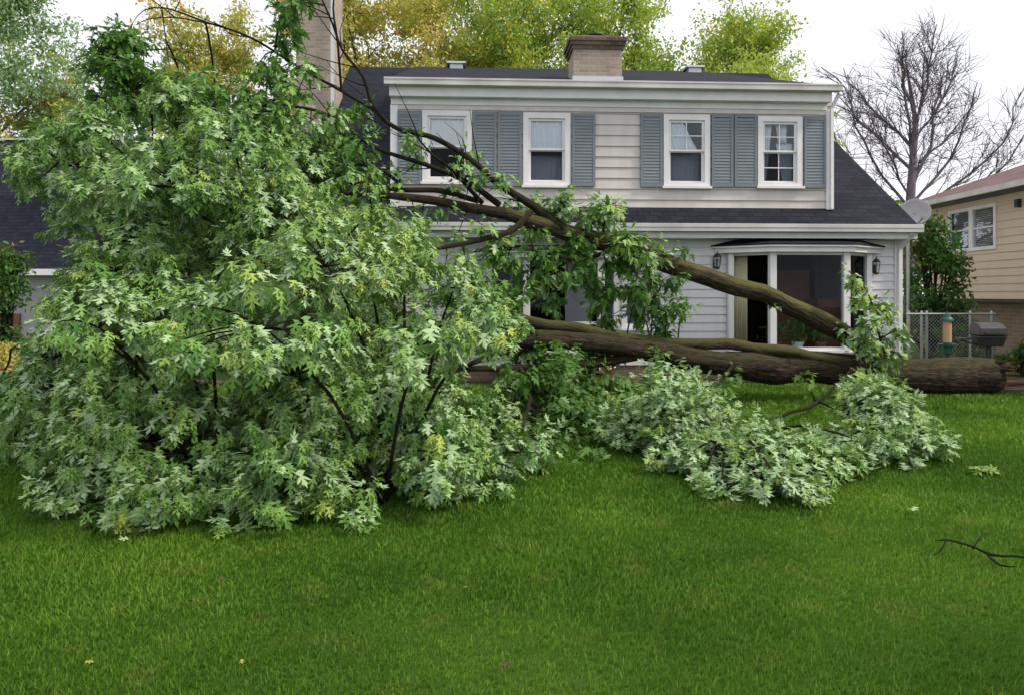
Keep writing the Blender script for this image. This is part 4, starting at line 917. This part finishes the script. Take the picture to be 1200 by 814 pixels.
# inner limbs carrying the left crown
for pp, ww in [([(590, 396, 8.9), (500, 400, 8.2), (400, 430, 7.5), (300, 470, 6.9), (200, 500, 6.6)], [.16, .13, .10, .07, .03]),
               ([(500, 385, 8.5), (400, 330, 8.0), (300, 280, 7.8), (200, 240, 7.9), (120, 220, 8.0)], [.15, .12, .10, .07, .03]),
               ([(400, 370, 8.2), (300, 370, 7.6), (200, 380, 7.3), (100, 400, 7.2), (40, 430, 7.2)], [.12, .10, .08, .06, .03]),
               ([(430, 215, 8.8), (340, 200, 8.6), (260, 170, 8.4), (190, 130, 8.3), (130, 80, 8.3)], [.10, .08, .07, .05, .03]),
               ([(360, 225, 8.3), (270, 230, 8.1), (180, 210, 8.0), (90, 180, 8.1)], [.08, .07, .05, .03]),
               ([(540, 430, 8.3), (500, 480, 7.4), (470, 540, 6.4), (450, 590, 5.6)], [.08, .07, .05, .03]),
               ([(480, 440, 8.0), (380, 480, 7.2), (300, 540, 6.3), (220, 580, 5.8)], [.08, .07, .05, .03]),
               ([(640, 430, 9.2), (620, 470, 8.2), (610, 510, 7.4)], [.06, .05, .03]),
               ([(215, 138, 8.1), (150, 100, 8.1), (120, 60, 8.3)], [.05, .04, .02])]:
    limb(pp, ww, sides=9)
# branches under the right-hand spray
RB = [([(1000, 430, 10.9), (960, 470, 9.6), (920, 485, 8.6), (880, 500, 7.6), (850, 530, 6.9)], [.05, .045, .04, .03, .015]),
      ([(955, 468, 9.7), (985, 480, 9.0), (1020, 490, 8.4), (1060, 500, 8.0)], [.035, .03, .02, .012]),
      ([(860, 428, 10.4), (840, 450, 9.4), (800, 475, 8.6), (760, 490, 8.1)], [.05, .04, .03, .015]),
      ([(1035, 430, 11.2), (1030, 455, 9.8), (1020, 490, 8.6), (1010, 520, 7.8)], [.05, .04, .03, .015]),
      ([(1040, 425, 11.2), (1030, 390, 11.0), (1020, 350, 10.9), (1005, 322, 10.9)], [.05, .035, .022, .01])]
for pp, ww in RB: limb(pp, ww, m=M['bark_dark'], sides=7)
# torn butt end of the trunk
tb = MB(); c0 = P(1164, 440, 11.75)
for k in range(46):
    a = R.uniform(0, 6.28); rr = .25*math.sqrt(R.random()); y_, z_ = rr*math.cos(a), rr*math.sin(a); l_ = R.uniform(.10, .42)*(1.25-rr*2); s_ = R.uniform(.025, .06)
    tb.add([(-.05, y_-s_, z_-s_), (-.05, y_+s_, z_-s_), (-.05, y_+s_, z_+s_), (-.05, y_-s_, z_+s_), (l_, y_+R.normal(0, .02), z_+R.normal(0, .02))], [(0,1,4),(1,2,4),(2,3,4),(3,0,4)])
tb.v = [(x+c0[0]-base[0], y+c0[1]-base[1], z+c0[2]-base[2]) for x, y, z in tb.v]
tb.build('broken_butt', M['splint'], ft)
rb = Tubes()
for k in range(5):
    rb = Tubes(); a = R.uniform(-.6, 3.6); d_ = np.array([R.uniform(.08, .26), math.cos(a)*.2, math.sin(a)*.16]); s0 = c0+np.array([-.08, math.cos(a)*.2, math.sin(a)*.2])
    rb.add([s0, s0+d_*.5, s0+d_+np.array([0, 0, -.05])], [.05, .03, .008], 7, rough=.1, step=.05)
    rb.build('torn_root', M['bark_dark'], ft, off=base)

def inpoly(x, y, poly):
    c = False; n = len(poly); j = n-1
    for i in range(n):
        if (poly[i][1] > y) != (poly[j][1] > y) and x < (poly[j][0]-poly[i][0])*(y-poly[i][1])/(poly[j][1]-poly[i][1])+poly[i][0]: c = not c
        j = i
    return c

NP = None
def join(c, r0=.02):
    """a branch from the nearest skeleton node to c"""
    global NP
    if NP is None or len(NP) != len(nodes): NP = np.array([n_[0] for n_ in nodes])
    j = int(np.argmin(((NP-c)**2).sum(1)+.3*np.maximum(0, NP[:, 2]*0))); a = NP[j]
    mid = (a+c)/2+np.array([0, 0, .12*np.linalg.norm(c-a)])
    tw_big.add([a, mid, c], [min(r0, nodes[j][1]*.8+.004), r0*.7, r0*.35], 5, step=.25, wobble=.015)

def edist(x, y, poly):
    d = 1e9; n = len(poly)
    for i in range(n):
        ax, ay = poly[i]; bx, by = poly[(i+1) % n]; ux, uy = bx-ax, by-ay
        q = max(0, min(1, ((x-ax)*ux+(y-ay)*uy)/(ux*ux+uy*uy+1e-9))); d = min(d, math.hypot(x-ax-q*ux, y-ay-q*uy))
    return d

def mass(poly, B, kfun, step, rad, layers, per, size, flip, young, gaps=.08, zmin=.07, ncl=26, flat=.75, droop=.75, holes=(), djit=.5, rmin=.14):
    """fill the volume behind a front surface with drooping leaf lobes; B = lower outline of the mass"""
    xs = [p[0] for p in poly]; ys = [p[1] for p in poly]; Cc = []; Oc = []; lob = []
    bx = np.array([p[0] for p in B]); by = np.array([p[1] for p in B])
    for layer in range(layers):
        y = min(ys); row = 0
        while y < max(ys):
            x = min(xs)+(step/2 if row % 2 else 0)
            while x < max(xs):
                jx, jy = x+R.normal(0, step*.3), y+R.normal(0, step*.3)
                if inpoly(jx, jy, poly) and R.random() > gaps and not any((jx-h[0])**2/h[2]**2+(jy-h[1])**2/h[3]**2 < 1 for h in holes if layer <= h[4]):
                    bb = np.interp(jx, bx, by); Yb = gY(bb)+.12; D = Yb+kfun(bb-jy)+layer*rad*1.55+R.normal(0, rad*djit)
                    Yg = gY(jy)-.10 if jy > HZ+5 else 1e9
                    if layer > 1 and D > Yg: x += step; continue
                    if layer == 1: D = min(D, Yg)
                    if layer == 0: D = max(min(D, Yg), Yb-.1)
                    ed = edist(jx, jy, poly)*D/F
                    rr = min(rad*R.uniform(.7, 1.35), ed*1.05-.01)
                    if rr > rmin: c = P(jx, jy, D); c[2] = max(c[2], .10); lob.append((c, rr))
                x += step*(.75 if layer == 0 and edist(x, y, poly) < step else 1)
            y += step*.86; row += 1
    for x in np.arange(bx[0]+15, bx[-1]-10, step*.62):      # fringe resting on the grass along the front
        if R.random() < .25: continue
        b_ = np.interp(x, bx, by); c = P(x, b_-R.uniform(18, 46)*(gY(570)/gY(b_)), gY(b_)+.12+R.uniform(0, .15)); lob.append((c, rad*R.uniform(.45, .75)))
    for c, rr in lob:
        n = max(5, int(ncl*(rr/rad)**1.7)); o = nrm(R.normal(0, 1, (n*2, 3))); o = o[(o[:, 2] > -.02)][:n]
        pos = c+o*rr*np.array([1, 1, flat])*R.uniform(.86, 1.08, (len(o), 1)); pos[:, 2] -= .30*rr*(o[:, 0]**2+o[:, 1]**2)
        low = pos[:, 2] < zmin; pos[low, 2] = zmin+R.random(low.sum())*.08
        Cc.append(pos); Oc.append(o*[1, 1, .8]+np.array([0, 0, .1])); join(c)
        for q in pos[::3]:
            tw_big.add([c, (c+q)/2+np.array([0, 0, .04]), q], [.008, .006, .004], 3, step=.5)
    Cc = np.concatenate(Cc); Oc = np.concatenate(Oc)
    L_ = clusters(Cc, Oc, per, size, droop=droop, flip=flip, young=young)
    L_ = list(L_); ok = L_[0][:, 2] > .03
    L_ = [a[ok] for a in L_]
    # keep blades out of the ground
    tip = L_[0][:, 2]+L_[1][:, 2]*L_[3]; bad = tip < .04; L_[1][bad, 2] *= .15; L_[1] = nrm(L_[1])
    return L_

left_poly = [(0, 536), (-20, 500), (-15, 440), (13, 412), (40, 398), (53, 385), (62, 360), (70, 335), (80, 310), (68, 290), (50, 270), (30, 240), (14, 205), (25, 160), (60, 135), (95, 110), (120, 95), (150, 90), (178, 90), (205, 85), (260, 95), (330, 100), (350, 110), (352, 150), (390, 170), (400, 200), (435, 228), (455, 245), (500, 262), (555, 295), (595, 355), (625, 390), (645, 430), (645, 500), (632, 550), (600, 572), (545, 592), (467, 628), (440, 622), (380, 612), (318, 625), (221, 618), (146, 625), (102, 600), (53, 568)]
left_B = [(0, 538), (53, 568), (102, 602), (146, 627), (300, 624), (380, 615), (467, 630), (545, 594), (600, 572), (648, 548)]
L1 = mass(left_poly, left_B, lambda d_: .0030*d_+.0000050*d_*d_, 74, .47, 4, 18, .113, .36, .12, gaps=.12, ncl=30, flat=.8, djit=1.25, droop=1.45,
          holes=[(215, 455, 62, 42, 1), (345, 490, 34, 45, 1), (95, 440, 25, 16, 1), (95, 545, 16, 14, 0), (260, 500, 26, 20, 1), (150, 350, 22, 22, 1), (60, 250, 14, 26, 1), (165, 120, 36, 26, 0), (345, 215, 30, 50, 0), (140, 300, 28, 14, 0), (580, 480, 35, 30, 1), (315, 275, 16, 12, 2), (300, 290, 40, 12, 0), (55, 335, 18, 16, 1), (430, 400, 20, 40, 0)])
_p = L1[0]; _px = 600+_p[:, 0]/_p[:, 1]*F; _py = HZ-(_p[:, 2]-CAMH)/_p[:, 1]*F    # a fresh-green limb in the middle of the crown
L1[5] = np.clip(L1[5]+.42*np.exp(-((_px-440)/85)**2-((_py-270)/75)**2)*R.random(len(L1[5])), 0, 1)
leaves_mesh('foliage', *[L1[i] for i in range(4)], M['maple'], ft, off=base, rnd=L1[4], tone=L1[5])
right_poly = [(706, 500), (715, 455), (735, 425), (760, 412), (800, 425), (835, 432), (868, 440), (885, 470), (925, 506), (968, 502), (985, 455), (1010, 435), (1050, 440), (1085, 475), (1112, 510), (1090, 545), (1040, 552), (1000, 570), (960, 575), (930, 598), (885, 602), (840, 590), (810, 565), (760, 548), (715, 522)]
right_B = [(700, 520), (760, 550), (810, 568), (840, 592), (885, 604), (930, 600), (960, 577), (1040, 556), (1090, 548), (1120, 530)]
L2 = mass(right_poly, right_B, lambda d_: .0125*d_, 36, .29, 2, 15, .112, .72, .25, gaps=.10, ncl=17, flat=1.0, droop=1.0, zmin=.06, djit=.8, rmin=.09,
          holes=[(930, 478, 34, 24, 3)])
leaves_mesh('foliage', *[L2[i] for i in range(4)], M['maple'], ft, off=base, rnd=L2[4], tone=L2[5])

def sprays(spots, per, size, flip, young, m, rad=.22, ncl=8, droop=.8):
    Cc = []; Oc = []
    for (x, y, Y) in spots:
        c = P(x, y, Y); o = nrm(R.normal(0, 1, (ncl, 3))); pos = c+o*rad*R.uniform(.5, 1.1, (ncl, 1)); Cc.append(pos); Oc.append(o+np.array([0, -.1, .1])); join(c, .012)
        for q in pos[::2]: tw_big.add([c, (c+q)/2+np.array([0, 0, .02]), q], [.006, .005, .003], 3, step=.5)
    L_ = clusters(np.concatenate(Cc), np.concatenate(Oc), per, size, droop=droop, flip=flip, young=young, spread=.09)
    leaves_mesh('foliage', *[L_[i] for i in range(4)], m, ft, off=base, rnd=L_[4], tone=L_[5], shape='maple2')
jit = lambda x, y, Y, s=6: (x+R.normal(0, s), y+R.normal(0, s), Y+R.normal(0, .15))
# pale tops above the big limb
sprays([jit(*q) for q in [(615, 245, 10), (635, 252, 9.9), (655, 248, 10), (680, 262, 10.1), (700, 250, 10.2), (715, 262, 10.1), (735, 262, 10.2), (712, 240, 10.3), (745, 275, 10.2), (760, 290, 10.2), (690, 275, 9.9), (722, 280, 10), (640, 240, 10.1), (765, 305, 10.3)]], 12, .14, .5, .15, M['maple'])
# leaves hanging below it, shade put into their darker colour
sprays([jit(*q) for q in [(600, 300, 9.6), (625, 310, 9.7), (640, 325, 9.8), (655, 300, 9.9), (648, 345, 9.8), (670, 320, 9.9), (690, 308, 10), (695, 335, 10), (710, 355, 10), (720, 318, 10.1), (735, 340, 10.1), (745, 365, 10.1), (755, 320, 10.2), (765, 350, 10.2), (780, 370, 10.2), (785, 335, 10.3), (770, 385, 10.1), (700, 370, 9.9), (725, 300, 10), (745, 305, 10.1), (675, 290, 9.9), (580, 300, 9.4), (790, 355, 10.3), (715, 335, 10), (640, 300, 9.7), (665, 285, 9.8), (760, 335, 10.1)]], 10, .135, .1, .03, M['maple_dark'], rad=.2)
# airy foliage over the arching branches at the top
up = [(350, 175), (370, 190), (395, 185), (340, 150), (365, 150), (405, 205), (425, 215), (390, 225), (420, 235), (330, 130), (305, 125), (280, 105), (255, 112), (228, 105), (205, 112), (190, 118), (240, 130), (270, 135), (310, 150), (345, 115), (322, 108), (400, 140), (415, 165), (435, 190), (375, 168), (295, 90), (335, 92), (350, 72), (440, 250), (455, 232)]
sprays([jit(x, y, 8.7-.002*(400-x)) for x, y in up], 12, .115, .35, .1, M['maple'], rad=.19, ncl=5)
# leaves along the thin upper branches
sprays([jit(*q) for q in [(120, 60, 8.3), (135, 50, 8.3), (150, 55, 8.3), (128, 75, 8.25), (145, 75, 8.2), (160, 70, 8.25), (115, 88, 8.2), (135, 95, 8.2), (158, 92, 8.2), (165, 105, 8.2), (145, 110, 8.2), (120, 105, 8.2), (155, 48, 8.3), (190, 100, 8.2)]], 13, .115, .15, .02, M['maple_dark'], rad=.17, ncl=9)
sprays([jit(*q) for q in [(350, 20, 8.8), (338, 35, 8.8), (345, 60, 8.7), (330, 85, 8.7), (410, 125, 9), (405, 160, 8.9), (425, 185, 8.9), (385, 175, 8.8), (400, 215, 8.6), (345, 5, 8.8), (360, -5, 8.8), (395, 140, 8.9), (310, 70, 8.6), (315, 115, 8.5), (285, 110, 8.3), (250, 108, 8.2), (215, 95, 8.2)]], 10, .135, .2, .05, M['maple_dark'], rad=.17, ncl=6)
sprays([jit(*q, 4) for q in [(475, 165, 9.2), (495, 180, 9.3), (470, 205, 9.1), (540, 195, 9.4), (548, 180, 9.4), (535, 225, 9.4), (555, 215, 9.4), (590, 215, 9.7), (605, 230, 9.8), (520, 250, 9.3), (565, 260, 9.5), (600, 265, 9.6), (480, 250, 9.1), (500, 262, 9.2), (540, 272, 9.4), (440, 205, 9), (575, 285, 9.4), (545, 300, 9.3), (520, 310, 9.2), (560, 320, 9.2), (590, 330, 9.3), (610, 350, 9.3)]], 8, .125, .3, .1, M['maple'], rad=.14, ncl=4)
# shoot in front of the bay window and dense green with painted shade low in the middle
sprays([jit(*q, 4) for q in [(1000, 322, 10.9), (1008, 345, 10.9), (1025, 350, 10.9), (1020, 370, 10.9), (1040, 372, 11), (1010, 385, 10.9), (1035, 392, 11), (1052, 385, 11), (1000, 395, 10.9), (1030, 410, 11), (1050, 405, 11), (1015, 405, 10.9), (1040, 425, 10.9)]], 11, .13, .65, .5, M['maple'], rad=.17, ncl=5)
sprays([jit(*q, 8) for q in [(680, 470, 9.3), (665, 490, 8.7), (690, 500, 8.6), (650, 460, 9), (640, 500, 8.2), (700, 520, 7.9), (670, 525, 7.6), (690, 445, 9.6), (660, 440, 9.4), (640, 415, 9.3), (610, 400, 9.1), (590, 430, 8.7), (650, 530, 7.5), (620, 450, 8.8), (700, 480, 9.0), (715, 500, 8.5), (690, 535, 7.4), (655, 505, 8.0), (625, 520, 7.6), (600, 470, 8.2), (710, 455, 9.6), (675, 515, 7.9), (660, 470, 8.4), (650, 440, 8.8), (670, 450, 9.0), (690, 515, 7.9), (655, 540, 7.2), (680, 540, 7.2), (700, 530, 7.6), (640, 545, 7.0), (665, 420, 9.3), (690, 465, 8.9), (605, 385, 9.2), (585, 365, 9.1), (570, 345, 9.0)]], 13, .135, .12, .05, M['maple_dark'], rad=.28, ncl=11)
sprays([jit(*q, 3) for q in [(952, 455, 9.9), (940, 440, 10.4), (1048, 447, 10.5), (905, 352, 10.9), (800, 300, 10.5), (845, 455, 9.5), (770, 415, 9.9), (860, 440, 9.8)]], 8, .12, .1, .3, M['maple_dark'], rad=.09, ncl=3)
tw_big.build('twigs', M['bark_dark'], ft, off=base)['kind'] = 'stuff'

# ------------------------------------------------------------------ small things on the lawn
wc = P(1182, 452, 12.3)
m_ = MB(); 
tbw = Tubes(); tbw.add([(-.22, 0, .05), (0, .02, .06), (.24, -.02, .05)], [.04, .055, .03], 9, rough=.1, step=.05)
o = tbw.build('wood_chunk', M['splint']); o.location = (wc[0], 12.3, .05); tag(o, 'short torn piece of brown wood lying on the mulch beside the trunk end', 'wood piece')

tbw = Tubes(); bz = lambda px, py, dz=.05: np.array([*P(px, py, gY(py))[:2], dz])
o0 = bz(1150, 655, 0)
tbw.add([bz(1096, 652, .10)-o0, bz(1112, 650, .09)-o0, bz(1140, 655, .07)-o0, bz(1160, 662, .055)-o0, bz(1185, 664, .06)-o0, bz(1215, 668, .07)-o0, bz(1240, 668, .08)-o0], [.004, .008, .007, .009, .007, .006, .003], 7, rough=.08, step=.05, wobble=.006)
tbw.add([bz(1158, 661, .055)-o0, bz(1172, 672, .05)-o0, bz(1192, 676, .06)-o0], [.008, .006, .003], 6, step=.05, wobble=.004)
tbw.add([bz(1108, 650, .09)-o0, bz(1103, 657, .07)-o0, bz(1095, 659, .05)-o0], [.006, .005, .003], 5, step=.05)
tbw.add([bz(1140, 655, .07)-o0, bz(1148, 649, .10)-o0, bz(1152, 646, .12)-o0], [.006, .004, .002], 5, step=.05)
o = tbw.build('fallen_branch', M['bark_dark']); o.location = tuple(o0); tag(o, 'thin dark forked branch lying on the grass at the right edge', 'branch')

def loose(label, px, py, n, size, m, name='fallen_leaf', flip=False, cat_='leaf', group='loose leaves on the lawn'):
    c = bz(px, py, .062); pos = R.normal(0, size*.28 if n > 1 else 0, (n, 3))*[1, 1, .12]; ax = nrm(R.normal(0, 1, (n, 3))*[1, 1, .2]); nm = np.tile([0, -.25, 1.0], (n, 1))*(-1 if flip else 1)+R.normal(0, .2, (n, 3))
    o = leaves_mesh(name, pos, ax, nm, size*R.uniform(.8, 1.1, n), m, None, tone=np.full(n, .35), rnd=R.random(n), curl=.2)
    o.location = tuple(c); tag(o, label, cat_, group); return o
loose('sprig of a few pale green maple leaves on the right side of the lawn', 1150, 556, 7, .13, M['maple'], 'leafy_sprig', cat_='leaf sprig', group=None)
loose('silvery upturned leaf lying below the leafy sprig at the right', 1073, 603, 1, .10, M['maple'], flip=True)
loose('small yellow-green leaf alone on the grass just left of the centre foreground', 547, 701, 1, .055, M['maple'])
loose('golden yellow leaf near the bottom left corner of the lawn', 100, 792, 1, .035, M['yellow'])
loose('yellow leaf on the bottom foreground grass, right of the golden one', 283, 789, 1, .025, M['yellow'])
loose('dry brown leaf at the bottom centre of the lawn', 587, 795, 1, .05, M['drybrown'])
loose('dry brown leaf on the left lawn below the crown', 258, 688, 1, .05, M['drybrown'])
loose('dry brown curled leaf in the left centre foreground', 348, 762, 1, .035, M['drybrown'])
loose('pale leaf fallen just below the left crown', 150, 641, 1, .07, M['maple'], flip=True)
